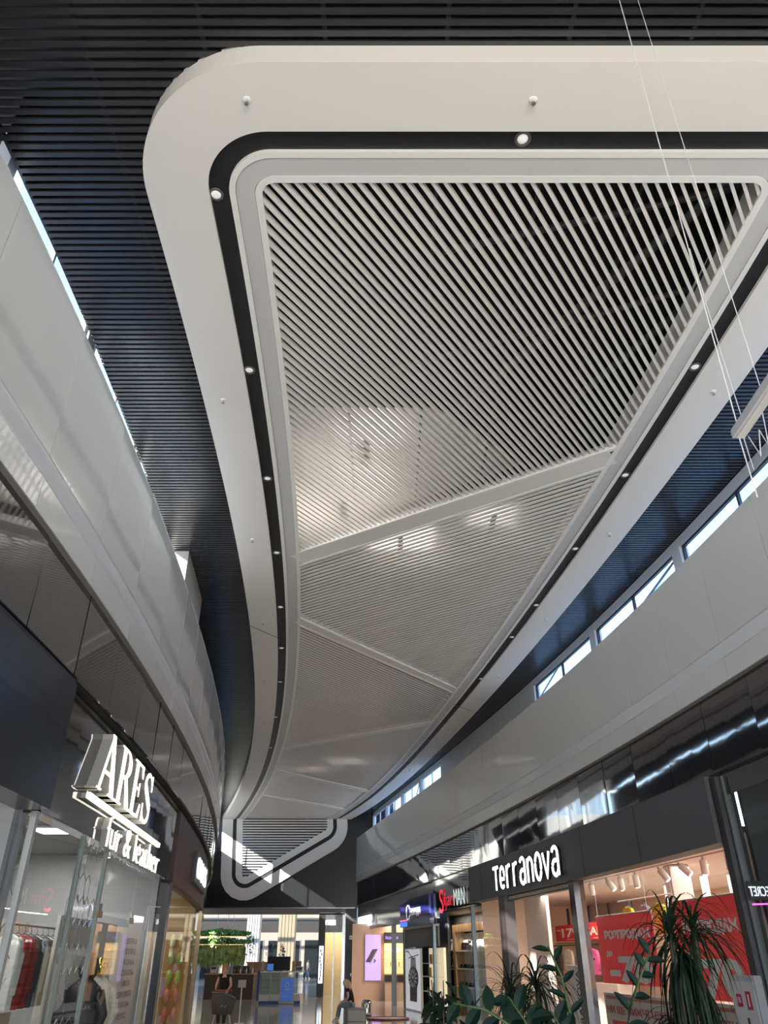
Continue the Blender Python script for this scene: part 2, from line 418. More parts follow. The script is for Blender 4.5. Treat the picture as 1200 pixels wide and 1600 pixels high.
# ---------------- side walls: white fascia, black band, clerestory
YE = {1: 49.45, -1: 49.45}
for side, nm in ((-1, 'wall_left'), (1, 'wall_right')):
    ye = YE[side]
    struct(panels(MB(), side, YN, ye, 1.8, [(0, 7.9), (0, 6.13)], tilt=.004).build(nm, M_white))
    mb = MB(); k = 0; n = 60; ys = [YN + (ye - YN) * i / n for i in range(n + 1)]
    for y in ys:
        x = wx(side, y)
        mb.v += [(x + side * .006, y, 6.125), (x + side * .022, y, 6.115), (x + side * .0, y, 5.875), (x + side * .02, y, 5.86)]
    for i in range(n):
        for j in range(3): mb.f.append((4 * i + j, 4 * i + j + 1, 4 * i + j + 5, 4 * i + j + 4))
    struct(mb.build('trim_11', M_band, smooth=False))
    struct(panels(MB(), side, YN, ye, 1.8, [(0, 5.855), (0, 5.5)], tilt=.003).build(nm, M_white))
    struct(slab(MB(), side, YN, ye, .03, .9, 5.5, 7.88).build(nm, M_seam))
    struct(slab(MB(), side, YN, ye, .0, .93, 7.88, 7.905).build('trim_12', M_clere))
    rec = .07 if side < 0 else .1
    struct(slab(MB(), side, YN, ye, .002, .5, 5.485, 5.5).build('trim_13', M_soffit))
    zb = 4.45 if side < 0 else 4.25
    struct(panels(MB(), side, YN, ye, 1.5, [(rec, 5.49), (rec, zb + (.02 if side < 0 else .04))], tilt=.006).build(nm, M_black))
    struct(slab(MB(), side, YN, ye, rec + .06, .9, zb - .0, 5.49).build(nm, M_seam))
    # clerestory zone 7.9 .. 10.3
    if side > 0: wins = [(4.65, 23.4), (34.2, 48.9)]
    else: wins = [(5.3, 14.5), (39.5, 47.5)]
    edges = [YN] + [e for w_ in wins for e in w_] + [ye]
    for i in range(0, len(edges), 2):
        struct(slab(MB(), side, edges[i], edges[i + 1], .90, 1.1, 7.9, 9.32).build(nm, M_clere if side > 0 and i > 0 and i < 4 else M_wallblk))
    struct(slab(MB(), side, YN if side > 0 else 4.9, ye, .865 if side > 0 else .675, .895 if side > 0 else .69, 9.30 if side > 0 else 9.34, 10.3).build(nm, M_void))  # unseen black curtain added to stop window light leaking above the slats
    if side < 0:
        struct(slab(MB(), side, 14.5, 17.1, .3, 1.0, 7.9, 9.32).build(nm, mat('grey_return', (.42, .41, .40), .5)))
    zt = 9.08 if side > 0 else 10.2
    for (a, b) in wins:
        if side > 0:
            struct(slab(MB(), side, a, b, .90, 1.0, 9.08, 9.31).build('trim_14', M_clere))
        nb = max(1, int(round((b - a) / (4.69 if side > 0 and a < 20 else 3.6)))); L = (b - a) / nb
        mb = MB(); fr = MB()
        for i in range(nb + 1):
            y = a + i * L
            slab(mb, side, max(a, y - .17), min(b, y + .17), .86, 1.05, 7.9, zt)
        struct(mb.build('trim_15', M_clere))
        for i in range(nb):
            y0 = a + i * L + (.17); y1 = a + (i + 1) * L - (.17)
            w = thing('window_1', None, None); w['kind'] = 'structure'; w.name = 'window_%d' % (i + 1 + (0 if side > 0 else 20) + (10 if a > 20 else 0))
            f = MB(); slab(f, side, y0, y1, .92, .98, 7.9, 7.96); slab(f, side, y0, y1, .92, .98, zt - .05, zt)
            for yy in (y0, (y0 + y1) / 2 - .025, y1 - .05): slab(f, side, yy, yy + .05, .92, .98, 7.9, zt)
            f.build('window_frame', M_dkmetal if side > 0 and a < 20 else M_clere, w)
            pane(side, y0, y1, .95 if side > 0 else .73, 7.95, zt - .04).build('window_pane', G_tint if side > 0 else G_tintn, w)

struct(MB().box(-9, 8.5, YN - .2, YN, 5.2, 10.3).build('wall_back', mat('back_wall', (.45, .44, .43), .7)))  # unseen wall added behind the camera so daylight enters low
# outside the right clerestory: white steelwork
M_steel = mat('white_steel', (.75, .76, .78), .5)
for i in range(5):
    y = 9 + i * 3.1; x = wx(1, y) + 3.5
    r = tag(MB().tube([(x, y - 1.4, FL), (x, y - 1.4, 7.0), (x, y + 1.4, 12.5)], .09, 6).tube([(x, y + 1.4, FL), (x, y + 1.4, 7.0), (x, y - 1.2, 12.5)], .06, 6).build('steel_truss', M_steel),
            'white crossed steel brace outside the %s right clerestory window' % ['nearest', 'second nearest', 'third nearest', 'fourth nearest', 'fifth nearest'][i], 'steel brace', None)

# ---------------- far wall
YW = 49.5
wall = MB().box(-13.0, -1.55, YW, YW + .5, 4.15, 10.3).box(-1.56, .6, YW, YW + .5, 7.0, 10.3)
struct(wall.build('wall_far', M_wallblk))
struct(MB().box(-12.6, -1.7, YW - .06, YW + .02, 4.11, 4.15).build('trim_16', M_chrome))
struct(MB().box(-13, -1.7, YW + .9, YW + 1.2, 3.84, 4.5).build('trim_17', mat('shutter_box', (.28, .27, .26), .4)))
# rounded field on the wall, in (X, Z)
def roundpoly(P, R, seg=8):
    out = []
    for i, p in enumerate(P):
        a = Vector(P[i - 1]) - Vector(p); b = Vector(P[(i + 1) % len(P)]) - Vector(p); r = R[i]
        if r <= 0: out.append(tuple(p)); continue
        a.normalize(); b.normalize(); ang = a.angle(b); t = r / math.tan(ang / 2); c = Vector(p) + (a + b).normalized() * (r / math.sin(ang / 2))
        s = Vector(p) + a * t - c; e = Vector(p) + b * t - c
        for k in range(seg + 1):
            q = s.lerp(e, k / seg); q.normalize(); q *= r; out.append(tuple(c + q))
    return out
wf = roundpoly([(-8.80, 9.3), (-8.52, 5.62), (-3.50, 8.42), (-3.56, 9.3)], [0, .22, .25, 0])
WN = []
for i in range(len(wf)):
    a = wf[max(i - 1, 0)]; b = wf[min(i + 1, len(wf) - 1)]; d = norm2((b[0] - a[0], b[1] - a[1])); WN.append((d[1], -d[0]))
def woff(d): return [(p[0] + n[0] * d, p[1] + n[1] * d) for p, n in zip(wf, WN)]
def wsweep(prof):
    mb = MB(); n = len(wf)
    for d, y in prof: mb.v += [(p[0], y, p[1]) for p in woff(d)]
    for a in range(len(prof) - 1):
        for i in range(n - 1): mb.f.append((a * n + i, a * n + i + 1, (a + 1) * n + i + 1, (a + 1) * n + i))
    return mb
struct(wsweep([(.6, YW - .02), (.6, YW - .12), (1.25, YW - .12), (1.25, YW)]).build('trim_18', M_ring))
struct(wsweep([(.37, YW - .06), (.6, YW - .06)]).build('trim_19', M_chan))
struct(wsweep([(.37, YW), (.37, YW - .12), (.30, YW - .12), (.30, YW - .1), (.08, YW - .1), (.08, YW - .12), (0, YW - .12), (0, YW)]).build('trim_20', M_lip))
mb = MB(); z = 5.6; wfp = woff(.02)
while z < 9.0:
    for t0, t1 in clip_line(wfp, (0, z), (1, 0)):
        if t1 - t0 > .05: mb.box(t0, t1, YW - .09, YW - .03, z, z + .075)
    z += .15
struct(mb.build('trim_21', M_slat))
# ================================================================== SHOPS: shells
M_peach = mat('peach_wall', (.80, .58, .44), .7); M_peachc = mat('peach_ceiling', (.78, .66, .58), .7)
M_gwall = mat('shop_grey_wall', (.42, .43, .44), .6); M_gceil = mat('shop_grey_ceiling', (.22, .22, .22), .7)
M_cream = mat('cream_wall', (.80, .68, .46), .6); M_dark = mat('dark_interior', (.035, .04, .042), .6)
M_wht = mat('white_lacquer', (.82, .81, .78), .35); M_red = mat('red_vinyl', (.72, .03, .035), .4)
M_ltr = mat('lit_white_letter', (1, 1, 1), .4, emit=(1, .98, .95), es=1.5)
M_ltrw = mat('warm_lit_letter', (1, 1, 1), .4, emit=(1, .93, .78), es=1.4)
M_lret = mat('letter_return', (.50, .49, .46), .35)
M_blkpl = mat('black_plastic', (.015, .015, .016), .35)
M_wood = mat('oak_wood', (.45, .28, .14), .5, var=.25, bscale=6, stretch=(1, 1, .15))

def shell(side, ya, yb, dep, zt, mw, mc, o=.32, nm='wall_shop'):
    struct(slab(MB(), side, ya, yb, dep, dep + .1, FL, zt + .1, 1.2).build(nm, mw))
    struct(slab(MB(), side, ya, yb, o, dep, zt, zt + .1, 1.2).build('ceiling_shop', mc))
    for y in (ya, yb - .1):
        x0, x1 = wx(side, y) + side * o, wx(side, y) + side * dep
        struct(MB().box(min(x0, x1), max(x0, x1), y, y + .1, FL, zt + .1).build(nm, mw))
def glass(side, ya, yb, o, z0, z1, m=None, step=1.4, n=1):
    w = bpy.data.objects.new('window_%d' % (50 + glass.k), None); glass.k += 1; COL.objects.link(w); w['kind'] = 'structure'
    for i in range(n):
        a = ya + (yb - ya) * i / n + .006; b = ya + (yb - ya) * (i + 1) / n - .006
        pane(side, a, b, o, z0, z1, step).build('glass_pane', m or G_shop, w)
    return w
glass.k = 0

# ---- right side
shell(1, -8, 12.9, 4.5, 4.2, M_dark, M_dark, .32)
struct(slab(MB(), 1, 13.05, 33.2, 6.0, 6.1, FL, 3.45, 1.2).build('wall_shop', M_peach)); struct(slab(MB(), 1, 13.05, 28.3, .32, 1.8, 3.35, 3.45, 1.2).build('ceiling_shop', M_peachc)); struct(slab(MB(), 1, 13.05, 33.2, 1.8, 6.0, 3.35, 3.45, 1.2).build('ceiling_shop', M_peachc))
for y_, a_, b_ in ((13.05, .32, 6.0), (28.2, .32, 1.75), (33.1, 1.9, 6.0)):
    x_ = wx(1, y_); struct(MB().box(x_ + a_, x_ + b_, y_, y_ + .1, FL, 3.45).build('wall_shop', M_peach))
struct(slab(MB(), 1, 26.4, 33.2, 1.76, 1.86, FL, 3.45, 1.2).build('wall_partition', mat('pale_partition', (.74, .68, .64), .6)))
struct(slab(MB(), 1, 28.4, 36.6, 1.66, 1.75, FL, 3.2, 1.2).build('wall_shop', M_dark)); struct(slab(MB(), 1, 28.4, 33.3, .32, 1.66, 3.12, 3.2, 1.2).build('ceiling_shop', M_dark)); struct(slab(MB(), 1, 33.3, 36.6, .72, 1.66, 3.12, 3.2, 1.2).build('ceiling_shop', M_dark))
x_ = wx(1, 36.5); struct(MB().box(x_ + .72, x_ + 1.7, 36.5, 36.6, FL, 3.2).build('wall_shop', M_dark)); struct(slab(MB(), 1, 33.5, 38.4, .64, .71, FL, 3.1, 1.2).build('wall_shop', M_dark))
shell(1, 38.5, 49.4, 5.0, 3.2, M_peach, M_peachc, .32)
# ---- left side
shell(-1, -8, 8.75, 4.5, 3.6, M_gwall, M_gceil, .45)
shell(-1, 8.9, 17.6, 5.0, 3.5, M_gwall, M_gceil, .45)
shell(-1, 17.75, 28, 4.5, 3.3, M_cream, M_cream, .45)
shell(-1, 28.1, 49.4, 4.5, 3.3, M_gwall, M_gceil, .45)

# ---- sign bands over the shops (they belong to the wall)
struct(slab(MB(), 1, -8, 12.95, .14, .17, 3.9, 4.25, 1).build('wall_right', M_black))
struct(slab(MB(), 1, 33.4, 49.4, .14, .32, 2.95, 4.26, 1).build('wall_right', mat('smoky_panel', (.10, .10, .10), .18, spec=.8)))
struct(slab(MB(), -1, 28.2, 49.4, .22, .45, 2.9, 4.45, 1).build('wall_left', mat('mirror_panel', (.30, .30, .31), .12, metal=.8, bump=.003, bscale=2)))
struct(slab(MB(), -1, 8.85, 49.4, .22, .3, 4.42, 4.47, 1).build('trim_30', M_blkpl))
struct(slab(MB(), 1, -8, 49.4, .05, .2, 4.25, 4.30, 1).build('trim_31', M_dkmetal))

# ---- glazing
glass(1, -8, 12.85, .15, FL, 4.2, n=6); glass(1, 13.2, 19.75, .14, FL, 3.2, n=3)
glass(1, 25.7, 28.2, .14, FL, 3.2, n=1); glass(1, 33.0, 33.2, .1, FL, 3.1); glass(1, 28.5, 29.1, .1, FL, 3.1)
glass(1, 38.6, 40.6, .14, FL, 2.95)
glass(-1, -8, 8.7, .27, FL, 3.0, n=5); glass(-1, 8.85, 10.65, .27, FL, 3.0); glass(-1, 10.67, 11.9, .27, FL, 3.0)
glass(-1, 11.92, 14.15, .27, 2.17, 3.0); glass(-1, 11.93, 14.14, .275, FL, 2.14); glass(-1, 14.17, 17.5, .27, FL, 3.0, n=2)
glass(-1, 17.9, 28, .27, FL, 2.98, n=4); glass(-1, 28.3, 49, .27, FL, 2.9, n=6)

# ---- posts
def post(side, ya, yb, o0, o1, z0, z1, m, lab):
    return tag(slab(MB(), side, ya, yb, o0, o1, z0, z1).build('storefront_post', m), lab, 'post')
post(1, 12.92, 13.10, .02, .3, FL, 4.2, M_dkmetal, 'tall dark metal post at the right end of the red sale window')
post(1, 12.86, 12.90, .10, .2, FL, 4.2, mat('strip_grey', (.12, .14, .14), .35), 'thin grey strip beside the tall dark post right of the sale window')
post(1, 19.78, 20.1, .0, .25, FL, 3.2, mat('mirror_post', (.32, .31, .30), .12, metal=.9), 'polished post between the open shop door and the red sale window')
post(1, 25.0, 25.55, .0, .3, FL, 3.2, mat('brown_post', (.05, .04, .04), .4), 'dark brown post on the far side of the open clothing shop door')
post(1, 33.22, 33.38, -.0, .1, FL, 2.74, mat('green_glass_edge', (.04, .13, .14), .15, spec=.6), 'narrow greenish glass post left of the shoe shop door')
post(1, 28.35, 28.45, -.0, .12, FL, 3.1, mat('teal_edge', (.07, .12, .125), .2, spec=.6), 'narrow teal glass post right of the shoe shop door')
post(1, 38.35, 38.6, .12, .3, FL, 2.95, M_dkmetal, 'dark post between the watch poster and the phone shop')
post(1, 40.6, 40.75, .1, .3, FL, 2.95, mat('green_post', (.09, .12, .11), .2), 'dark greenish post at the near side of the phone shop opening')
post(1, 48.9, 49.3, .0, .3, FL, 2.95, M_chrome, 'chrome post at the far side of the phone shop opening')
post(-1, 8.76, 8.84, .24, .31, FL, 3.0, mat('grey_post', (.45, .48, .47), .3), 'pale grey edge post at the left end of the fur shop window')
post(-1, 17.5, 17.85, .2, .42, FL, 2.975, M_dkmetal, 'dark post between the fur shop and the clog shop')
post(-1, 28.0, 28.2, .2, .42, FL, 2.89, M_chrome, 'chrome post at the far end of the clog shop')

M_gedge = mat('pale_glass_edge', (.26, .30, .28), .25)
post(-1, 10.64, 10.69, .25, .31, FL, 2.99, M_gedge, 'pale glass edge between the two left panes of the fur shop window')
post(-1, 11.88, 11.93, .25, .31, FL, 2.99, M_gedge, 'pale glass edge at the left side of the fur shop glass door')
# ---- lights inside shops
def lamp_area(side, ya, yb, o, z, sy, p, col):
    M, L = wframe(side, yb if side > 0 else ya, ya if side > 0 else yb, o, z)
    return area('shop_light', M @ Matrix.Translation((L / 2, 0, 0)), L * .85, sy, p, col)
lamp_area(1, 13.3, 28, 2.8, 3.30, 2.5, 420, (1, .86, .74))
lamp_area(1, 39, 49, 2.2, 3.15, 2.5, 260, (1, .80, .62))
lamp_area(1, 29, 36, 1.15, 3.08, .4, 90, (1, .85, .7))
lamp_area(1, 2, 12.5, 2, 4.1, 1.5, 20, (.9, .95, 1))
lamp_area(-1, 9.2, 17.3, 2.4, 3.45, 2, 130, (1, .97, .92))
lamp_area(-1, 2, 8.5, 2.2, 3.5, 2, 60, (1, .95, .9))
lamp_area(-1, 18, 27.5, 2, 3.25, 2, 75, (1, .82, .55))
lamp_area(-1, 29, 48, 2, 3.2, 2, 120, (1, .9, .75))

# ================================================================== SIGNS
# --- grey board with tall rounded lettering (right)
sg = thing('shop_sign', 'long dark grey sign board with tall white rounded letters over the clothing shop', 'shop sign')
slab(MB(), 1, 13.12, 28.3, -.05, .32, 3.2, 4.24, .6).build('sign_board', M_grey, sg)
for y in (16.0, 18.9, 27.0): slab(MB(), 1, y, y + .02, -.054, -.03, 3.2, 4.24).build('board_seam', M_seam, sg)
def arcp(cx, cz, rx, rz, a0, a1, n=14): return [(cx + rx * math.cos(math.radians(a0 + (a1 - a0) * i / n)), cz + rz * math.sin(math.radians(a0 + (a1 - a0) * i / n))) for i in range(n + 1)]
def glyph(ch):   # tall rounded lower case on a box 0.56 wide and 1 high
    a = .28; w = .20
    if ch == 't': return [[(.28, 0), (.28, .84)], [(.02, .88), (.52, .88)]]
    if ch == 'e': return [arcp(a, .33, .2, .27, -50, -180) + arcp(a, .50, .2, .34, 180, 0) + [(.48, .38), (.12, .38)]]
    if ch == 'r': return [[(.1, 0), (.1, .84)], arcp(.34, .56, .24, .26, 180, 75)]
    if ch == 'n': return [[(.08, 0), (.08, .84)], arcp(.27, .58, .19, .25, 180, 0) + [(.46, 0)]]
    if ch == 'o': return [arcp(a, .46, .22, .44, 0, 360, 26)]
    if ch == 'v': return [[(.04, .84), (.27, .02), (.5, .84)]]
    if ch == 'a': return [arcp(.27, .72, .19, .2, 160, 0) + [(.46, 0)], [(.46, .48)] + arcp(.25, .26, .2, .24, 90, 300, 16) + [(.46, .2)]]
def strokes(name, word, hgt, wid, M, m, mret, parent, r=.055, ex=.035, gap=.08):
    n = len(word); sx = wid / (n * .56 + (n - 1) * gap)
    for i, ch in enumerate(word):
        for k, mm, rr, y0 in ((0, mret, r * 1.16, .02), (1, m, r, -.03)):
            mb = MB()
            for st in glyph(ch):
                mb.tube([((x + i * (.56 + gap)) * sx, 0, z * hgt) for x, z in st], rr, 8)
            mb.v = [(x, y * (.9 if k == 0 else .45) + y0, z) for x, y, z in mb.v]
            lt = mb.build('letter' if k else 'letter_back', mm, parent, smooth=True, M=M)
            if k: front = lt
M_, L_ = wframe(1, 25.3, 20.0, -.16, 3.34); strokes('letter', 'terranova', .70, L_, M_, M_ltr, M_blkpl, sg, r=.05)
# --- shoe shop sign
sg = thing('shop_sign', 'dark green glass sign with red script and white capitals over the shoe shop', 'shop sign')
slab(MB(), 1, 28.35, 33.2, .04, .32, 3.14, 4.24, .6).build('sign_board', mat('green_glass_board', (.018, .032, .028), .06, spec=.9, coat=1), sg)
M_, L_ = wframe(1, 32.15, 29.0, -.02)
M_redl = mat('red_letter', (.8, .02, .05), .4, emit=(1, .03, .07), es=.5)
text('lettering', 'S', M_redl, 0, L_ * .17, 3.05, 3.86, 0, .004, sg, .0, M_, italicx=0)
text('lettering', 'har', M_redl, L_ * .19, L_ * .55, 3.27, 3.72, 0, .004, sg, -.012, M_, italic=.25)
text('lettering', 'MAN', mat('white_letter', (.85, .88, .85), .4, emit=(.9, 1, .95), es=.5), L_ * .60, L_ * 1.0, 3.22, 3.74, 0, .004, sg, -.02, M_)
# --- blue watch shop sign, a box standing off the wall
M_ltr2 = mat('small_lit_letter', (1, 1, 1), .4, emit=(1, .97, .95), es=.3)
Mf, Lf = wframe(1, 38.1, 33.35, -.12)
sg = thing('shop_sign', 'blue box sign with white Cyrillic lettering over the watch poster', 'shop sign', Mf)
bevel(MB().box(0, Lf, 0, .22, 2.76, 3.82).build('sign_board', mat('blue_board', (.018, .022, .13), .15, spec=.8, coat=.5), sg), .01)
MB().box(-.01, Lf * .27, -.012, 0, 2.98, 3.04).build('stripe', mat('pink_stripe', (.7, .15, .3), .4, emit=(1, .2, .5), es=.6), sg)
MB().box(-.01, Lf * .27, -.012, 0, 2.78, 2.95).build('stripe', mat('blue_stripe', (.03, .1, .7), .4, emit=(.05, .2, 1), es=.8), sg)
mb = MB().prism([(Lf * .4, 2.96), (Lf * .98, 3.13), (Lf * .98, 3.17), (Lf * .4, 3.00)], -.006, 0, 'y'); mb.build('stripe', mat('dark_red_stripe', (.25, .02, .06), .4), sg)
text('lettering', 'С', M_ltr2, Lf * .24, Lf * .37, 3.0, 3.6, -.01, .004, sg, -.01)
text('lettering', 'ЕКУНДА', M_ltr2, Lf * .38, Lf * .74, 3.1, 3.42, -.01, .004, sg, -.02)
# --- far lit sign of the phone shop
M_, L_ = wframe(1, 48.6, 45.2, .02)
sg = thing('shop_sign', 'small glowing white lit sign in the far right corner by the black wall', 'shop sign', M_)
bevel(MB().box(0, L_, 0, .12, 3.12, 3.6).build('light_box', mat('sign_glow', (1, 1, 1), .5, emit=(.95, .97, 1), es=2), sg), .02)
mb = MB()
for i in range(14): mb.box(L_ + .05 + i * .07, L_ + .08 + i * .07, .05, .08, 3.1 + .1 * (i % 3), 3.6)
mb.build('fringe', M_chrome, sg)
# --- navy neighbour sign (left, near)
sg = thing('shop_sign', 'dark navy glossy sign board nearest the camera on the left', 'shop sign')
slab(MB(), -1, -8, 8.70, .08, .45, 3.0, 4.40, .6).build('sign_board', mat('navy_board', (.009, .011, .024), .25, spec=.5, coat=.2), sg)
struct(slab(MB(), -1, -8, 8.72, .1, .32, 4.40, 4.46).build('trim_32', M_blkpl))
# --- fur shop sign
sg = thing('shop_sign', 'glossy dark board with lit white serif lettering over the fur shop', 'shop sign')
slab(MB(), -1, 8.88, 14.89, .25, .45, 3.0, 4.42, .75).build('sign_board', M_black, sg)
slab(MB(), -1, 14.91, 17.65, .25, .45, 3.0, 4.42, .7).build('sign_board', M_black, sg)
def serifword(H, W):
    """A R E S drawn as polygons, unit cell widths"""
    G = []
    def q(*p): return list(p)
    A = [q((.0, 0), (.09, 0), (.46, 1), (.40, 1)), q((.34, 1), (.50, 1), (.88, 0), (.66, 0)), q((.17, .30), (.70, .30), (.70, .36), (.19, .36)), q((-.06, 0), (.18, 0), (.18, .03), (-.06, .03)), q((.56, 0), (.98, 0), (.98, .03), (.56, .03))]
    R = [q((.10, 0), (.28, 0), (.28, 1), (.10, 1)), q((0, 0), (.38, 0), (.38, .03), (0, .03)), q((0, .97), (.3, .97), (.3, 1), (0, 1)), q((.28, .47), (.42, .47), (.68, 0), (.92, 0), (.56, .52), (.28, .52))]
    o_ = arcp(.36, .745, .38, .255, 90, -90, 12); i_ = arcp(.36, .745, .18, .215, -90, 90, 12); R.append([(.28, 1)] + o_ + [(.28, .49), (.28, .53)] + i_ + [(.28, .96)])
    E = [q((.10, 0), (.28, 0), (.28, 1), (.10, 1)), q((0, 0), (.68, 0), (.76, .27), (.70, .27), (.58, .05), (0, .04)), q((0, .96), (.56, .95), (.64, .76), (.70, .76), (.68, 1), (0, 1)), q((.28, .49), (.5, .49), (.5, .54), (.28, .54)), q((.5, .38), (.54, .38), (.54, .64), (.5, .64))]
    cs = arcp(.38, .755, .26, .21, 20, 180, 10) + [(.16, .68), (.40, .50), (.62, .34)] + arcp(.37, .235, .27, .21, 20, -160, 10)
    ws = [.06] * 5 + [.1] * 5 + [.14, .19, .2, .19, .14] + [.1] * 5 + [.07] * 8
    S = []
    for i in range(len(cs) - 1):
        a, b = Vector(cs[i]), Vector(cs[i + 1]); d = (b - a).normalized(); n = Vector((-d.y, d.x)); w0 = ws[min(i, len(ws) - 1)] / 2 * .9; w1 = ws[min(i + 1, len(ws) - 1)] / 2 * .9
        S.append([tuple(a - n * w0 - d * .01), tuple(b - n * w1 + d * .01), tuple(b + n * w1 + d * .01), tuple(a + n * w0 - d * .01)])
    S += [q((.62, .68), (.68, .68), (.66, 1), (.62, 1)), q((.08, 0), (.12, 0), (.12, .34), (.06, .34))]
    x = 0; u = W / 3.65
    for g, w in ((A, 1.0), (R, .95), (E, .85), (S, .8)):
        G.append([[((px + x) * u, pz * H) for px, pz in poly] for poly in g]); x += w
    return G
M_, L_ = wframe(-1, 10.25, 13.65, .1, 3.52)
for g in serifword(.78, L_):
    mf = MB(); mbk = MB()
    for poly in g: mf.prism(poly, -.012, 0, 'y'); mbk.prism(poly, 0, .15, 'y')
    mf.build('letter', M_ltrw, sg, M=M_); mbk.build('letter_back', M_lret, sg, M=M_)
M_, L_ = wframe(-1, 10.15, 15.2, .14, 3.40)
MB().box(0, L_, 0, .05, -.02, .05).build('light_bar', M_ltrw, sg, M=M_); MB().box(0, L_, .05, .12, -.02, .04).build('bar_housing', M_lret, sg, M=M_)
M_, L_ = wframe(-1, 11.3, 15.35, .15)
text('lettering', 'fur & leather', M_ltrw, 0, L_, 2.94, 3.34, 0, .012, sg, -.032, M_); text('lettering_back', 'fur & leather', M_lret, 0, L_, 2.94, 3.34, .06, .045, sg, .0, M_)
# --- clog shop sign
sg = thing('shop_sign', 'brown wooden sign board with small white lit letters beyond the fur shop', 'shop sign')
slab(MB(), -1, 17.7, 28.1, .2, .45, 2.98, 4.40, .6).build('sign_board', mat('brown_board', (.105, .058, .045), .5, var=.15, bscale=5, stretch=(6, 6, .4)), sg)
M_, L_ = wframe(-1, 21.4, 25.6, .08)
MB().box(-.1, L_, .02, .12, 3.28, 4.0).build('letter_back', M_blkpl, sg, M=M_)
text('lettering', 'crocs', mat('lit_violet_white', (.8, .8, .8), .4, emit=(.93, .90, 1), es=.7), .1, L_ - .3, 3.42, 3.92, 0, .02, sg, .0, M_)
# --- far crystal shop (in the opening under the far wall)
cb = thing('crystal_shop', 'small glass fronted jewellery shop under the right end of the black wall', 'shop', (0, 0, 0))
Yc = 49.55
MB().box(-3.80, -2.30, Yc, Yc + 5, 3.78, 3.9).build('roof', M_dkmetal, cb)
MB().box(-3.80, -3.42, Yc, Yc + .3, FL, 3.85).build('pilaster', M_blkpl, cb); MB().box(-2.42, -2.25, Yc, Yc + 5, FL, 3.85).build('pilaster', M_chrome, cb)
MB().box(-3.42, -2.42, Yc, Yc + .2, 2.88, 3.85).build('sign_band', mat('crystal_band', (.16, .16, .165), .2, metal=.6, bump=.01, bscale=14), cb)
MB().box(-3.8, -2.4, Yc + 3.9, Yc + 4, FL, 3.8).build('back_wall', M_cream, cb); MB().box(-3.8, -3.7, Yc + .3, Yc + 4, FL, 3.8).build('side_wall', M_cream, cb)
MB().box(-2.93, -2.87, Yc, Yc + .1, FL, 2.88).build('door_frame', M_chrome, cb)
for i in range(3): MB().box(-2.8, -2.45, Yc + 2.4, Yc + 2.8, .25 + .4 * i, .29 + .4 * i).build('shelf', M_wht, cb)
MB().poly([(-3.42, Yc + .02, FL), (-2.42, Yc + .02, FL), (-2.42, Yc + .02, 2.88), (-3.42, Yc + .02, 2.88)]).build('glass_front', G_clear, cb)
text('lettering', 'SWAROVSKI', M_ltr, -3.30, -2.82, 3.24, 3.52, Yc - .02, .015, cb, .01); MB().ball((-3.38, Yc - .03, 3.38), (.05, .02, .13), 8, 6).build('emblem', M_ltr, cb)
M_post = mat('poster_glow', (.8, .86, .9), .4, emit=(.75, .85, .95), es=1.3)
MB().box(-3.72, -3.48, Yc - .05, Yc, .38, 2.2).build('light_poster', M_post, cb)
mb = MB()
random.seed(3)
for i in range(9): mb.ball((-3.60 + random.uniform(-.06, .06), Yc - .055, .6 + i * .17), (.04, .008, .09), 8, 5)
mb.build('poster_figure', mat('poster_print', (.55, .35, .2), .5), cb)
area('shop_light', (-3.05, Yc + 2, 3.7), 1, 3, 60, (1, .85, .6), cb)
# ================================================================== CEILING FIXTURES
M_lens = mat('downlight_lens', (.8, .8, .78), .25, emit=(1, .97, .92), es=.2)
M_rim = mat('downlight_rim', (.10, .10, .10), .3)
def downlight(x, y):
    t = thing('ceiling_downlight', 'x', 'ceiling light', (x, y, 9.05), 'recessed downlights in the black ceiling channel')
    MB().lathe([(.088, 0), (.088, -.012), (.062, -.014), (.058, .0)], 20).build('rim', M_rim, t, True)
    MB().lathe([(.058, -.004), (.05, -.012), (.02, -.018)], 20).build('lens', M_lens, t.children[0], True)
    return t
dl = [(1.47, 4.71), (-1.91, 5.38), (-1.99, 8.32), (-2.11, 11.21), (-2.30, 14.08), (-2.56, 16.95), (-2.87, 19.78), (-3.26, 22.75), (-3.90, 26.72), (-4.68, 31.27),
      (4.57, 8.25), (4.34, 11.10), (4.06, 13.90), (3.75, 16.83), (3.46, 18.95), (3.02, 22.44)]
dl_lab = ['round downlight in the black channel along the front edge, right of centre', 'round downlight in the black channel just below the rounded front left corner',
  'second downlight down the left black channel from the rounded corner', 'third downlight down the left black channel from the rounded corner', 'fourth downlight down the left black channel from the rounded corner',
  'fifth downlight down the left black channel from the rounded corner', 'sixth downlight down the left black channel from the rounded corner', 'seventh downlight down the left black channel from the rounded corner',
  'eighth downlight down the left black channel from the rounded corner', 'farthest downlight in the left black channel, close to the black wall',
  'nearest downlight in the right black channel, beside the hanging wires', 'second downlight along the right black channel, level with the first divider', 'third downlight along the right black channel',
  'fourth downlight along the right black channel', 'fifth downlight along the right black channel', 'farthest of the six downlights in the right black channel']
d0 = downlight(*dl[0]); d0['label'] = dl_lab[0]
for p, l in zip(dl[1:], dl_lab[1:]): copy_thing(d0, (p[0], p[1], 9.05), l)
M_spr = mat('sprinkler_chrome', (.45, .44, .42), .3, metal=.8)
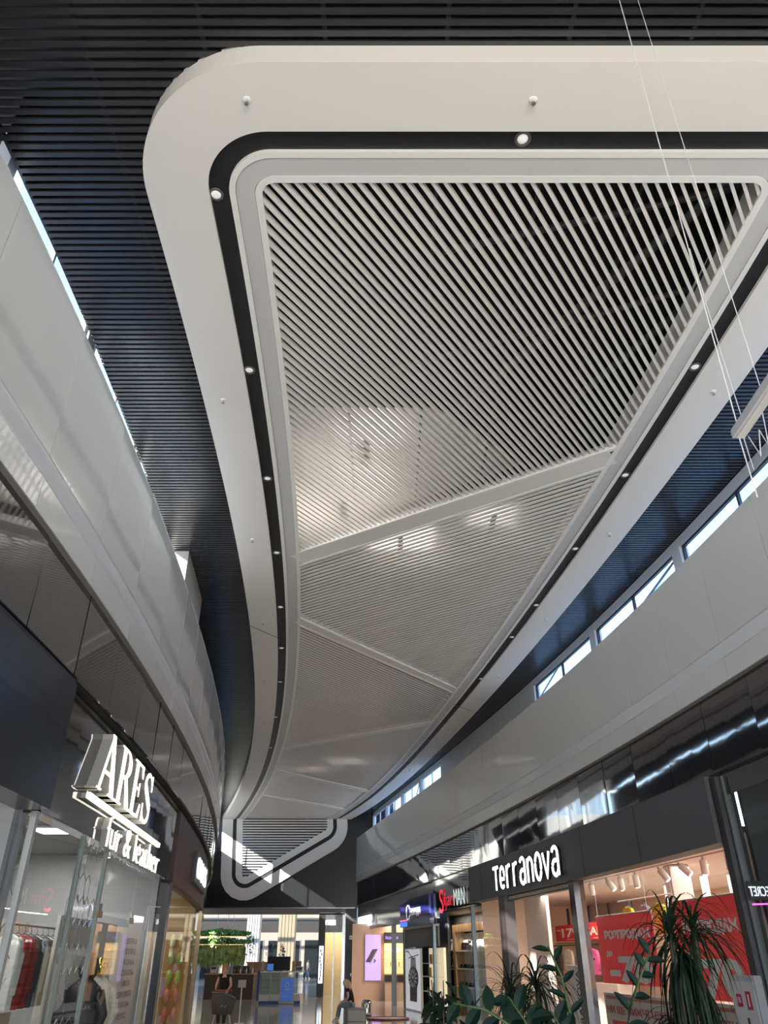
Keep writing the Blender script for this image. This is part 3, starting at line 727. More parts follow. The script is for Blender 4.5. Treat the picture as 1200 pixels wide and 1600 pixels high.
def sprinkler(x, y):
    t = thing('fire_sprinkler', 'x', 'sprinkler', (x, y, 9.0), 'fire sprinklers under the white ceiling ring')
    MB().lathe([(.045, .0), (.045, -.006), (.03, -.014), (.012, -.014)], 16).build('plate', M_wht, t, True)
    MB().tube([(0, 0, -.01), (0, 0, -.05)], .008, 8).tube([(-.018, 0, -.02), (-.022, 0, -.045), (0, 0, -.062)], .004, 6).tube([(.018, 0, -.02), (.022, 0, -.045), (0, 0, -.062)], .004, 6).lathe([(.022, -.062), (.022, -.066)], 12).build('nozzle', M_spr, t)
    return t
sp = [(-1.38, 4.27), (1.50, 4.27), (-2.48, 8.95), (-2.71, 13.42), (-3.11, 17.85), (-3.71, 22.41), (-4.35, 27.04), (-5.18, 31.5), (5.01, 8.75), (4.58, 13.18), (4.12, 17.6), (3.52, 22.05), (2.89, 26.38), (2.11, 30.74), (1.17, 35.16)]
sl = ['small sprinkler on the white front edge, the left of two', 'small sprinkler on the white front edge, the right of two above the downlight'] + \
     ['%s sprinkler along the left white ring, counted from the front corner' % w for w in ('first', 'second', 'third', 'fourth', 'fifth', 'sixth')] + \
     ['%s sprinkler along the right white ring, counted from the hanging light bar' % w for w in ('first', 'second', 'third', 'fourth', 'fifth', 'sixth', 'seventh')]
s0 = sprinkler(*sp[0]); s0['label'] = sl[0]
for p, l in zip(sp[1:], sl[1:]): copy_thing(s0, (p[0], p[1], 9.0), l)
# thin panel joints across the white ring
for i, (a, b, w_) in enumerate((((-3.53, 18.0), (-2.75, 19.05), .012), ((5.05, 7.6), (5.4, 8.4), .0), ((3.05, 25.8), (2.35, 25.0), .012))):
    if w_:
        d = norm2((b[0] - a[0], b[1] - a[1])); mb = MB(); bar(mb, a, d, 0, math.dist(a, b), .02, 8.996, 9.004); struct(mb.build('trim_33', M_seam))

# hanging light bar on wires with an etched clear panel (right edge)
t = thing('hanging_light_bar', 'white light bar with etched clear panel hanging on thin wires at the right edge', 'hanging sign light', (2.15, 3.63, 4.30))
M_bar = mat('white_bar', (.72, .72, .74), .4)
bevel(MB().prism([(-.038, 0), (.038, 0), (.038, .055), (.025, .075), (-.025, .075), (-.038, .055)], -1.15, 0, 'y').build('housing', M_bar, t), .004)
MB().prism([(-.02, -.006), (.02, -.006), (.02, .0), (-.02, .0)], -1.14, -.01, 'y').build('diffuser', mat('bar_diffuser', (.80, .76, .72), .5), t)
G_ac = glassmat('acrylic', (.97, .98, .98), .04, .2)
MB().poly([(0, -1.12, -.30), (0, -.03, -.30), (0, -.03, 0), (0, -1.12, 0)]).build('clear_panel', G_ac, t)
M_etch = mat('etched_line', (.55, .60, .66), .5)
mb = MB()
for pl in ([(-.05, -.27), (-.05, -.03)], [(-.05, -.27), (-.45, -.27)], [(-.10, -.06), (-.16, -.24), (-.22, -.10), (-.26, -.24), (-.30, -.04)], [(-.40, -.24), (-.44, -.14), (-.52, -.10), (-.55, -.03)]):
    mb.tube([(.003, y, z) for y, z in pl], .0035, 5)
mb.tube([(.003, -.47 + .035 * math.cos(a_), -.055 + .035 * math.sin(a_)) for a_ in np.linspace(0, 6.28, 14)], .0035, 5)
mb.build('etched_pictogram', M_etch, t)
MB().tube([(0, -.03, .085), (.02, -.2, 5.03)], .0038, 6).build('wire', mat('white_wire', (.85, .85, .85), .4), t)
MB().tube([(.02, -.04, .085), (.035, -.05, 1.2), (.01, -.04, 4.37)], .003, 6).build('wire', M_rim, t) if False else None
MB().tube([(.0, -.36, .085), (.19, -.2, 5.03)], .0025, 6).build('wire', mat('white_wire', (.85, .85, .85), .4), t)
MB().tube([(.03, -.05, .08), (.02, -.06, .6), (.01, -.09, 1.6)], .003, 6).build('power_cable', M_bar, t)
MB().tube([(0, -.01, .0), (.005, .0, -.42)], .004, 6).build('pull_cord', M_bar, t)
# ================================================================== SHOP CONTENTS
def garment(name, label, cat, M, w, h, col, group=None, sleeve=True, trim=None, hook=True, d=.09):
    t = thing(name, label, cat, M, group)
    m = mat('cloth_' + '_'.join('%02d' % int(c * 99) for c in col), col, .85, var=.12, bscale=9)
    W = w / 2
    pts = [(-.05, 0), (-W * .8, -.06), (-W, -.16), (-W * .98, -h), (W * .98, -h), (W, -.16), (W * .8, -.06), (.05, 0), (.04, -.03), (-.04, -.03)]
    o = MB().prism(pts, -d / 2, d / 2, 'y').build('body', m, t); bevel(o, .02)
    if sleeve:
        for s in (-1, 1): MB().tube([(s * W * .8, 0, -.08), (s * (W + .03), 0, -.25), (s * (W + .02), 0, -h * .8)], [.055, .05, .04], 8).build('sleeve', m, t, True)
    if trim: MB().box(-W * .5, W * .5, -d / 2 - .012, -d / 2 - .002, -.32, -.27).build('print', trim, o)
    if hook: MB().tube([(-W * .7, 0, -.04), (0, 0, .02), (W * .7, 0, -.04)], .008, 6).tube([(0, 0, .02), (0, 0, .07), (.02, 0, .09), (.0, 0, .11)], .004, 6).build('hanger', M_blkpl, t)
    return t
def at_wall(side, ya, yb, o, z, dx=0.):
    M, L = wframe(side, ya, yb, o, z); return M @ Matrix.Translation((dx, 0, 0)), L

# ---------------- clothing shop (right)
Mr, Lr = wframe(1, 28.2, 13.2, 0)
# dark vertical rails + price boards on the side wall facing the door
mb = None
for i, y in enumerate((30.6, 28.9, 27.4, 25.9)):
    M, L = wframe(1, y + .12, y, 4.2 if y > 28 else 4.2)
    tag(MB().box(0, L, 0, .05, 2.3, 3.15).build('wall_rail', M_dkmetal, M=M), ['dark vertical wall rail farthest in, above the left price board', 'dark vertical wall rail above the right of the first price board', 'dark vertical wall rail behind the door post', 'dark vertical wall rail nearest the red window banner'][i], 'wall rail')
M, L = wframe(1, 30.4, 27.9, 3.6)
t = thing('price_board', 'small red board reading 179 above the hanging sweatshirts', 'price board', M)
MB().box(0, L, 0, .04, 2.1, 2.58).build('board', M_red, t)
text('lettering', '179', M_wht, L * .22, L * .76, 2.2, 2.48, -.006, .004, t, .02); text('lettering', 'від', M_wht, L * .05, L * .17, 2.40, 2.46, -.006, .004, t)
text('lettering', 'грн', M_wht, L * .8, L * .95, 2.22, 2.27, -.006, .004, t); MB().box(L * .36, L * .6, -.008, -.002, 2.14, 2.155).build('underline', M_wht, t)
M, L = wframe(1, 27.6, 25.6, 3.4)
t = thing('price_board', 'red board reading SALE half hidden behind the shop door post', 'price board', M)
MB().box(0, L, 0, .04, 2.1, 2.58).build('board', M_red, t); text('lettering', 'SALE', M_wht, L * .06, L * .8, 2.22, 2.46, -.006, .004, t, .02); MB().box(L * .3, L * .6, -.008, -.002, 2.14, 2.155).build('underline', M_wht, t)
M, L = wframe(1, 30.6, 25.2, 3.6)
tag(MB().box(0, L, .05, .35, 2.02, 2.06).build('wall_shelf', M_wood, M=M), 'long wooden shelf under the red price boards', 'shelf')
t = tag(slab(MB(), 1, 25.2, 30.7, 3.435, 3.465, 1.95, 1.985).build('clothes_rail', M_dkmetal), 'dark clothes rail under the red price boards', 'clothes rail')
specs = [((.10, .08, .07), 'dark folded jacket hanging leftmost on the rail', .8), ((.62, .55, .44), 'beige sweatshirt hanging left of the teal one', .75), ((.10, .36, .42), 'teal sweatshirt hanging under the 179 board', .72), ((.80, .13, .34), 'bright pink sweatshirt hanging right of the teal one', .72),
         ((.60, .52, .48), 'pale grey pink jacket hanging behind the shop door post', .75), ((.72, .66, .60), 'cream jacket hanging nearest the red window banner', .8)]
for i, (c, lab, h) in enumerate(specs):
    M, L = wframe(1, 30.5 - i * .95, 30.5 - i * .95 - .8, 3.45)
    garment('sweatshirt' if i not in (0, 4, 5) else 'jacket', lab, 'clothes', M @ Matrix.Translation((L / 2, 0, 1.87)), .62, h, c, 'clothes on the rail under the price boards', True, M_blkpl if i in (2, 3) else None)
# low cabinets below
M, L = wframe(1, 30.6, 25.6, 3.3)
tag(bevel(MB().box(0, L, 0, .6, FL, .95).build('display_cabinet', mat('pink_white', (.62, .52, .48), .5), M=M), .01), 'low pale cabinet under the hanging clothes', 'cabinet')
# track spotlights
M, L = wframe(1, 22.0, 13.6, 1.05, 3.28)
tag(MB().box(0, L, -.02, .02, 0, .03).build('light_track', M_wht, M=M), 'white ceiling track along the top of the red sale window', 'light track')
labs = ['first', 'second', 'third', 'fourth', 'fifth', 'sixth', 'seventh', 'eighth']
proto = None
for i, y in enumerate((21.3, 20.3, 19.6, 18.8, 17.6, 16.7, 15.8, 14.9)):
    M, _ = wframe(1, y, y - .2, 1.05, 3.28)
    lab = 'white cylinder spotlight, %s from the left in the sale window' % labs[i]
    R_ = Matrix.Rotation(math.radians([25, -30, 10, 0, -25, -35, 0, 5][i]), 4, 'Y') @ Matrix.Rotation(math.radians([15, 25, 10, 5, 25, 30, 0, 5][i]), 4, 'X')
    MM = M @ Matrix.Translation((0, 0, -.06)) @ R_
    if proto is None:
        proto = thing('track_spotlight', lab, 'spotlight', MM, 'white track spotlights in the sale window')
        MB().lathe([(.065, -.25), (.07, -.24), (.07, 0), (.06, .01)], 20).build('barrel', M_wht, proto, True)
        MB().lathe([(.055, -.252), (.03, -.262)], 16).build('lens', mat('spot_lens', (1, 1, 1), .4, emit=(1, .93, .82), es=4), proto.children[0], True)
        MB().box(-.015, .015, -.015, .015, 0, .07).build('bracket', M_lret, proto)
    else: copy_thing(proto, MM, lab)
# small ceiling spots
for i, (y, o) in enumerate(((17.9, 2.2), (16.0, 2.4), (19.6, 2.4))):
    M, _ = wframe(1, y, y - .2, o, 3.33)
    tag(MB().lathe([(.07, .018), (.07, 0), (.02, -.002)], 16).build('ceiling_spot', mat('ceil_spot', (1, 1, 1), .4, emit=(1, .95, .88), es=5), M=M), ['round lit ceiling spot in the middle of the sale window shop', 'round lit ceiling spot above the right red banner', 'round lit ceiling spot near the door of the sale window shop'][i], 'ceiling light')
# white column inside
p = wp(1, 18.0, 1.6); tag(bevel(MB().box(p[0] - .22, p[0] + .22, p[1] - .22, p[1] + .22, FL, 3.34).build('shop_column', mat('pink_white2', (.72, .62, .60), .55)), .02), 'square pale column between the two red sale banners', 'column')
# red sale banners
def banner(ya, yb, z0, z1, lab, big):
    M, L = wframe(1, ya, yb, .42); t = thing('sale_banner', lab, 'banner', M, 'red sale banners in the window')
    MB().box(0, L, 0, .01, z0, z1).build('cloth', mat('banner_red', (.75, .035, .04), .5, emit=(.8, .03, .03), es=.12), t)
    MB().tube([(0, 0, z1), (L, 0, z1)], .014, 8).build('top_rod', M_chrome, t)
    for x in (.12, L - .12): MB().tube([(x, 0, z1), (x, 0, 3.3)], .003, 5).build('wire', M_chrome, t)
    text('lettering', 'РОЗПРОДАЖ', M_wht, L * .14, L * .95, z0 + (z1 - z0) * .62, z0 + (z1 - z0) * .78, -.008, .004, t, .05)
    text('lettering', 'до', M_wht, L * .13, L * .24, z0 + (z1 - z0) * .38, z0 + (z1 - z0) * .47, -.008, .004, t, .02)
    text('lettering', '-70', M_wht, L * (.12 if big else .16), L * .9, z0 + .02, z0 + (z1 - z0) * .40, -.008, .004, t, .05)
banner(19.75, 17.0, 1.12, 2.42, 'red sale banner with white Cyrillic lettering nearer the shop door', False)
banner(16.1, 13.75, .98, 2.52, 'red sale banner with white Cyrillic lettering at the right end of the window', True)
M, L = wframe(1, 19.7, 13.5, .36); t = thing('window_display_panel', 'low pale window screen with red print below the sale banners', 'window screen', M)
MB().box(0, L, 0, .02, FL, .95).build('panel', mat('pale_screen', (.58, .50, .47), .5), t)
for k in range(2): text('lettering', 'НИ ЩЕ НИЖЧІ ЦІНИ ЩЕ НИЖЧЕ ЦІНИ ЩЕ', mat('red_print', (.45, .06, .05), .5), L * .02, L * .98, (.56, .0)[k], (.72, .16)[k], -.008, .003, t, .01)
MB().box(L * .02, L * .98, -.006, 0, .84, .90).build('dotted_band', mat('red_dots', (.40, .12, .10), .5), t)
MB().box(L * .05, L * .9, -.006, 0, .2, .46).build('red_block', M_red, t)
# tops hanging above the banner
for i, (y, c, lab) in enumerate(((19.3, (.62, .66, .05), 'yellow green top hanging above the left red banner'), (18.5, (.45, .45, .55), 'grey lilac top hanging above the left red banner'), (17.8, (.60, .62, .10), 'olive yellow top hanging above the left red banner'))):
    M, L = wframe(1, y, y - .5, 1.0); garment('blouse', lab, 'clothes', M @ Matrix.Translation((0, 0, 2.62)), .5, .6, c, 'tops above the left banner', False)
    M2, _ = wframe(1, y, y - .5, 1.0)
M, L = wframe(1, 19.8, 17.2, 1.0); tag(MB().tube([(0, 0, 2.74), (L, 0, 2.74)], .012, 8).build('clothes_rail', M_chrome, M=M), 'chrome clothes rail above the left red banner', 'clothes rail')
# roller grille box over the door
M, L = wframe(1, 24.95, 20.15, .08)
t = thing('roller_grille', 'rolled metal grille strip over the open clothing shop door', 'roller grille', M)
MB().box(0, L, .02, .2, 3.06, 3.2).build('housing', M_dkmetal, t)
mb = MB()
for i in range(46): mb.box(.05 + i * (L - .1) / 46, .05 + i * (L - .1) / 46 + .05, -.0, .05, 3.09, 3.17)
mb.build('grille_slats', mat('grille_metal', (.65, .55, .48), .35, metal=.5), t)
# security gate with vertical word
M, L = wframe(1, 21.4, 20.2, .25)
t = thing('security_gate', 'white anti theft gate panel with a vertical black word by the shop door', 'security gate', M)
bevel(MB().box(0, L, 0, .08, FL, 1.45).build('panel', mat('gate_white', (.66, .60, .57), .45), t), .015)
o = text('lettering', 'TERRANOVA', M_blkpl, 0, 1.5, 0, .22, 0, .003, t, .0)
for v in o.data.vertices: x, y, z = v.co; v.co = (L / 2 + .11 - z, y - .006, -.15 + x)
# ---------------- near right: lettering built to imitate a reflection in the glass, and fire cabinet
t = thing('backlit_shop_name', 'white glowing words seen reversed through the dark right edge glass', 'lit lettering', (0, 12.76, 0))
MB().box(5.60, 7.4, -.0, .02, 2.36, 2.62).build('backing_panel', M_dark, t)
text('letter', "VICTORIA'S SECRET", mat('dim_letter', (.8, .85, .9), .4, emit=(.8, .88, 1), es=.7), 5.60, 6.55, 2.41, 2.55, -.01, .008, t, 0, mirror=True)
MB().tube([(5.6, -.02, 2.30), (7.4, -.02, 2.34)], .012, 6).build('neon_line', mat('magenta_neon', (1, .1, .6), .4, emit=(1, .12, .6), es=1.5), t)
t = thing('backlit_shop_name', 'short reversed white lit word below the pink neon line', 'lit lettering', (0, 12.84, 0))
text('letter', 'SALE', mat('dim_letter2', (.8, .85, .9), .4, emit=(.8, .85, 1), es=1.2), 6.02, 6.5, 1.98, 2.16, -.01, .008, t, .01, mirror=True); MB().box(5.98, 6.56, 0, .02, 1.94, 2.2).build('backing_panel', M_dark, t)
t = thing('display_table', 'grey clothes table standing inside the dark right edge glass', 'table', (6.6, 12.0, FL))
MB().box(-.5, .5, -.4, .4, 1.35, 1.42).build('table_top', M_greyb, t)
for a_, b_ in ((-.45, -.35), (.45, -.35), (-.45, .35), (.45, .35)): MB().box(a_ - .03, a_ + .03, b_ - .03, b_ + .03, 0, 1.35).build('leg', M_dkmetal, t)
M, L = wframe(1, 13.5, 12.78, -.12)
t = thing('fire_cabinet', 'white metal fire cabinet with two red stickers at the lower right', 'fire cabinet', M)
bevel(MB().box(0, L, 0, .12, FL + .0, 1.38).build('body', mat('cabinet_white', (.45, .45, .46), .4), t), .006)
MB().box(.05, L - .05, -.012, 0, .25, 1.30).build('door', mat('cabinet_door', (.56, .56, .57), .35), t)
M_stk = mat('red_sticker', (.45, .02, .06), .4)
d_ = MB().box(.16, .30, -.018, -.012, .98, 1.14).build('sticker', M_stk, t); text('sticker_mark', 'ПК', M_wht, .19, .27, 1.03, 1.10, -.02, .001, t)
MB().box(.42, .56, -.018, -.012, .95, 1.18).build('sticker', M_stk, t); MB().box(.475, .505, -.022, -.018, .99, 1.14).build('sticker_mark', M_wht, t)
MB().box(.36, .40, -.025, -.012, .50, .85).build('handle', M_dkmetal, t)
# ---------------- shoe shop
M, L = wframe(1, 36.3, 31.0, 1.2)
t = thing('shelf_unit', 'white shelf unit with shoes in an oak frame inside the shoe shop', 'shelf', M)
x0 = L * .36
MB().box(x0, L, .35, .4, FL, 2.45).build('back_panel', M_wht, t)
MB().box(x0 - .28, x0, -.02, .4, FL, 2.75).build('oak_side', M_wood, t); MB().box(x0, L, -.02, .4, 2.5, 2.75).build('oak_top', M_wood, t)
for z in (.05, .62, 1.22, 1.82): MB().box(x0, L, 0, .36, z, z + .04).build('shelf', M_wht, t)
t2 = thing('handbag', 'black handbag on the upper shelf in the shoe shop', 'handbag', M @ Matrix.Translation((x0 + .75, .18, 1.86)))
bevel(MB().prism([(-.3, 0), (.3, 0), (.26, .26), (-.26, .26)], -.09, .09, 'y').build('body', M_blkpl, t2), .03); MB().tube(arcp(0, .24, .16, .16, 0, 180, 10) and [(x_, 0, z_) for x_, z_ in arcp(0, .24, .16, .16, 0, 180, 10)], .012, 6).build('handle', M_blkpl, t2)
MB().box(.05, .18, -.095, -.088, .12, .2).build('tag', M_red, t2)
for i, (x, z) in enumerate(((.35, 1.26), (.75, 1.26), (1.35, 1.26), (.4, .66), (.9, .66), (1.4, .66), (.4, .09), (.95, .09), (1.5, .09))):
    t2 = thing('shoe_pair', ['black strappy sandals on the middle shelf, left', 'black high sandals on the middle shelf, second', 'black low shoes on the middle shelf, right', 'black shoes on the third shelf, left', 'black shoes on the third shelf, middle', 'black shoes on the third shelf, right', 'black shoes on the bottom shelf, left', 'black shoes on the bottom shelf, middle', 'black shoes on the bottom shelf, right'][i], 'shoes', M @ Matrix.Translation((x0 + x, .15, z)), 'shoes on the white shelves')
    for s in (-.08, .08):
        MB().prism([(-.14, 0), (.10, 0), (.14, .08), (.13, .14), (.03, .09), (-.13, .05)], s - .035, s + .035, 'y').build('shoe', M_blkpl, t2)
# dark display left with boots and mannequin leg
t = thing('shelf_unit', 'dark shelf unit at the left of the shoe shop doorway', 'shelf', M)
MB().box(.15, x0 - .45, .35, .4, FL, 2.4).build('back_panel', M_dkmetal, t)
for z in (.6, 1.2, 1.85): MB().box(.15, x0 - .45, 0, .36, z, z + .03).build('shelf', M_greyb, t)
t2 = thing('hat', 'black hat on the top dark shelf of the shoe shop', 'hat', M @ Matrix.Translation((.9, .18, 1.88))); MB().lathe([(.26, 0), (.25, .015), (.15, .03), (.15, .3), (.10, .38), (.02, .4)], 20).build('crown', M_blkpl, t2, True)
t2 = thing('sandal_display_form', 'pale display form in a sandal on the dark shelf', 'display form', M @ Matrix.Translation((1.0, .18, 1.23)))
MB().tube([(-.3, 0, .05), (-.1, 0, .1), (.0, 0, .16), (.08, 0, .45), (.14, 0, .6)], [.03, .05, .045, .06, .05], 8).build('calf', mat('mannequin_skin', (.6, .5, .4), .4), t2, True)
# ---------------- watch shop
M, L = wframe(1, 38.3, 35.75, .14)
struct(MB().box(-.05, L + 2.6, .02, .1, 2.0, 2.75).build('wall_header', mat('taupe_header', (.10, .095, .09), .5), M=M)); struct(MB().box(-.05, L + 2.6, -.06, .1, 2.68, 2.76).build('trim_34', M_lret, M=M))
t = thing('watch_poster', 'tall lit poster of a black wristwatch under the blue sign', 'poster', M)
MB().box(0, L, 0, .08, FL, 1.96).build('frame', M_wht, t)
MB().box(.06, L - .06, -.01, 0, FL + .05, 1.92).build('print', mat('poster_grey', (.42, .42, .44), .3, emit=(.5, .5, .53), es=.5), t)
cx = L * .55; M_wt = mat('watch_black', (.02, .02, .02), .35); M_wg = mat('watch_grey', (.7, .7, .7), .4)
MB().prism([(cx - .62, .05), (cx + .5, .05), (cx + .62, .75), (cx - .62, .75)], -.016, -.01, 'y').build('strap', M_wt, t)
MB().prism([(cx - .5, 1.1), (cx + .5, 1.1), (cx + .42, 1.62), (cx - .42, 1.62)], -.016, -.01, 'y').build('strap', M_wg, t)
MB().prism([(cx + .82 * math.cos(a_), .88 + .42 * math.sin(a_)) for a_ in np.linspace(0, 6.28, 29)[:-1]], -.022, -.012, 'y').build('bezel', M_wt, t)
mb = MB(); mb.prism([(cx + .52 * math.cos(a_), .88 + .27 * math.sin(a_)) for a_ in np.linspace(0, 6.28, 25)[:-1]], -.026, -.02, 'y')
mb.build('dial', mat('watch_dial', (.06, .06, .06), .3), t)
for k in range(12):
    a_ = k * math.pi / 6; MB().tube([(cx + .36 * math.cos(a_), -.028, .88 + .19 * math.sin(a_)), (cx + .66 * math.cos(a_), -.028, .88 + .34 * math.sin(a_))], .035, 5).build('hour_mark', M_wht, t)
MB().tube([(cx - .2, -.03, 1.02), (cx, -.03, .88), (cx + .25, -.03, .98)], .03, 5).build('hands', M_wht, t)
MB().box(.15, .7, -.014, -.01, 1.82, 1.88).build('caption', M_wht, t); MB().tube([(cx - .8, -.012, 1.6), (cx + .9, -.012, 1.72)], .02, 5).tube([(cx - .9, -.012, 1.85), (cx + .1, -.012, 1.55)], .02, 5).build('backdrop_shape', M_wt, t)
M, L = wframe(1, 35.6, 33.5, .16)
t = thing('watch_display_case', 'narrow warm lit display case beside the watch poster', 'display case', M)
MB().box(0, L, .3, .4, FL, 1.95).build('back_panel', mat('warm_panel', (.8, .7, .5), .5, emit=(1, .85, .55), es=.35), t)
for z in (.45, .95, 1.4): MB().box(0, L, 0, .3, z, z + .03).build('shelf', M_wht, t)
for z, x in ((.98, .6), (1.43, .8), (1.43, 1.4), (.48, 1.2)):
    MB().box(x, x + .3, .1, .15, z, z + .3).build('framed_item', M_wood, t)
# ---------------- phone shop
t = thing('phone_poster', 'tall glowing purple poster of two dark phones', 'poster', (0, 45.9, 0))
MB().box(-1.02, -.15, 0, .06, .58, 2.70).build('frame', M_lret, t); MB().box(-1.0, -.17, -.01, 0, .60, 2.68).build('print', mat('purple_glow', (.45, .33, .8), .4, emit=(.55, .40, .95), es=.6), t)
MB().prism([(-.98, 1.42), (-.62, 2.0), (-.33, 2.02), (-.68, 1.40)], -.02, -.01, 'y').build('phone', mat('phone_dark', (.10, .06, .10), .3), t)
MB().prism([(-.76, 1.36), (-.42, 1.92), (-.36, 1.90), (-.70, 1.34)], -.025, -.02, 'y').build('phone_edge', mat('phone_light', (.55, .5, .7), .3), t)
for i, (x, z) in enumerate(((-.92, 1.45), (-.86, 1.53), (-.80, 1.45), (-.52, 1.42), (-.50, 1.52), (-.46, 1.47))): MB().prism([(x + .035 * math.cos(a_), z + .035 * math.sin(a_)) for a_ in np.linspace(0, 6.28, 11)[:-1]], -.03, -.02, 'y').build('camera_dot', M_blkpl, t)
struct(MB().box(-1.7, 3.2, 45.98, 46.1, FL, 3.2).build('wall_shop', M_peach))
t = thing('accessory_shelf', 'yellow lit accessory shelves with dark counter right of the purple poster', 'shelf', (0, 45.2, 0))
MB().box(.02, 1.6, .6, .75, .9, 2.28).build('back_panel', mat('yellow_glow', (.9, .65, .3), .5, emit=(1, .68, .28), es=.9), t)
MB().box(.02, 1.6, .5, .78, 2.28, 2.78).build('header', M_dark, t); text('header_lettering', 'Аксесуари', mat('violet_letter', (.3, .2, 1), .4, emit=(.25, .15, 1), es=1.6), .06, .75, 2.42, 2.62, .49, .006, t)
for z in (1.2, 1.55, 1.9): MB().box(.02, 1.6, .35, .6, z, z + .03).build('shelf', M_wht, t)
MB().box(.02, 1.6, .0, .6, .55, .85).build('counter', M_blkpl, t); MB().box(.05, 1.6, .05, .6, FL, .55).build('cabinet', mat('counter_side', (.5, .4, .33), .5), t)
MB().ball((.62, .3, 1.95), (.28, .2, .09), 14, 8).build('lamp_shade', mat('shade_glow', (1, .9, .7), .5, emit=(1, .85, .55), es=3), t)
for i in range(6): MB().box(.1 + i * .22, .16 + i * .22, .42, .5, 1.23, 1.42).build('boxed_item', (M_wht, M_wood)[i % 2], t)
# ---------------- fur shop (left)
def lit_panel(x, y, lab):
    t = thing('ceiling_panel_light', lab, 'ceiling light', (x, y, 3.47), 'square panel lights in the fur shop'); MB().box(-.34, .34, -.34, .34, -.02, .02).build('frame', M_wht, t)
    MB().box(-.31, .31, -.31, .31, -.026, -.02).build('diffuser', mat('panel_glow', (1, 1, 1), .5, emit=(.97, .98, 1), es=4), t)
lit_panel(-5.0, 11.95, 'bright square ceiling panel nearest the glass edge of the fur shop'); lit_panel(-5.6, 13.6, 'bright square ceiling panel farther inside the fur shop'); lit_panel(-6.6, 12.3, 'bright square ceiling panel deep inside the fur shop')
for i, (x, y) in enumerate(((-4.9, 13.6), (-4.75, 14.9), (-4.85, 16.3), (-5.3, 15.6))):
    t = thing('track_spotlight', 'white spotlight under the fur shop ceiling, %s from the left' % labs[i], 'spotlight', (x, y, 3.45), 'spotlights in the fur shop'); MB().box(-.01, .01, -.01, .01, 0, .05).build('bracket', M_lret, t)
    o = MB().lathe([(.07, -.2), (.075, -.19), (.06, 0)], 14).build('barrel', M_wht, t, True); MB().lathe([(.06, -.203), (.02, -.206)], 12).build('lens', mat('spot_lens', (1, 1, 1), .4), t)
# clothes rack with coats
M, L = wframe(-1, 12.0, 14.9, 1.5, 0)
t = thing('clothes_rack', 'dark clothes rail rack behind the fur shop window', 'clothes rack', M)
MB().tube([(0, 0, 2.02), (L, 0, 2.02)], .016, 8).build('rail', M_dkmetal, t)
for x in (.05, L - .05): MB().tube([(x, 0, FL), (x, 0, 2.1)], .016, 8).build('upright', M_dkmetal, t)

cols = [((.75, .75, .72), 'white and black coat at the left end of the fur shop rack'), ((.35, .04, .04), 'dark red long coat on the fur shop rack'), ((.30, .03, .04), 'crimson long coat beside the dark red one on the rack'), ((.05, .06, .08), 'black coat with light blue collar on the rack'),
        ((.28, .33, .36), 'grey blue coat with pale collar on the rack'), ((.12, .10, .09), 'dark brown coat right of the grey blue one'), ((.45, .38, .30), 'beige coat in the middle of the rack'), ((.10, .08, .07), 'black fur coat right of the beige one'), ((.50, .44, .34), 'sandy coat with hood on the rack'), ((.20, .12, .08), 'brown coat at the right end of the rack')]
for i, (c, lab) in enumerate(cols):
    MM = M @ Matrix.Translation((.18 + i * (L - .36) / 9, 0, 1.90)) @ Matrix.Rotation(math.radians(62), 4, 'Z')
    g_ = garment('coat', lab, 'clothes', MM, .46, .92, c, 'coats on the fur shop rack', True, mat('light_blue_cloth', (.35, .65, .8), .7) if i in (3, 4) else None, True, .11)
# shelf with bags below
M, L = wframe(-1, 13.4, 16.6, 2.4, 0)
t = thing('shelf_unit', 'pale shelf unit with small goods deep in the fur shop', 'shelf', M)
MB().box(0, L, .3, .34, FL, 2.2).build('back_panel', mat('taupe_panel', (.40, .34, .29), .6), t)
for z in (.3, .8, 1.25, 1.7): MB().box(0, L, 0, .3, z, z + .03).build('shelf', M_wht, t)
for i, (x, z, c) in enumerate(((.3, .83, (.3, .1, .1)), (.9, .83, (.6, .5, .4)), (1.5, .83, (.1, .1, .1)), (.4, 1.28, (.7, .6, .5)), (1.1, 1.28, (.15, .12, .1)), (1.9, 1.28, (.5, .4, .3)), (.7, .33, (.2, .15, .1)), (1.6, .33, (.4, .3, .2)))):
    t2 = thing('handbag', ['dark red bag on the third shelf of the fur shop unit', 'beige bag on the third shelf of the fur shop unit', 'black bag on the third shelf of the fur shop unit', 'cream bag on the second shelf of the fur shop unit', 'dark brown bag on the second shelf of the fur shop unit', 'tan bag on the second shelf of the fur shop unit', 'brown bag on the bottom shelf of the fur shop unit', 'light brown bag on the bottom shelf of the fur shop unit'][i], 'handbag', M @ Matrix.Translation((x, .15, z)), 'bags on the fur shop shelves')
    bevel(MB().prism([(-.15, 0), (.15, 0), (.11, .17), (-.11, .17)], -.06, .06, 'y').build('body', mat('bag%d' % i, c, .5), t2), .02); MB().tube([(x_, 0, z_) for x_, z_ in arcp(0, .16, .07, .09, 0, 180, 8)], .008, 5).build('handle', M_blkpl, t2)
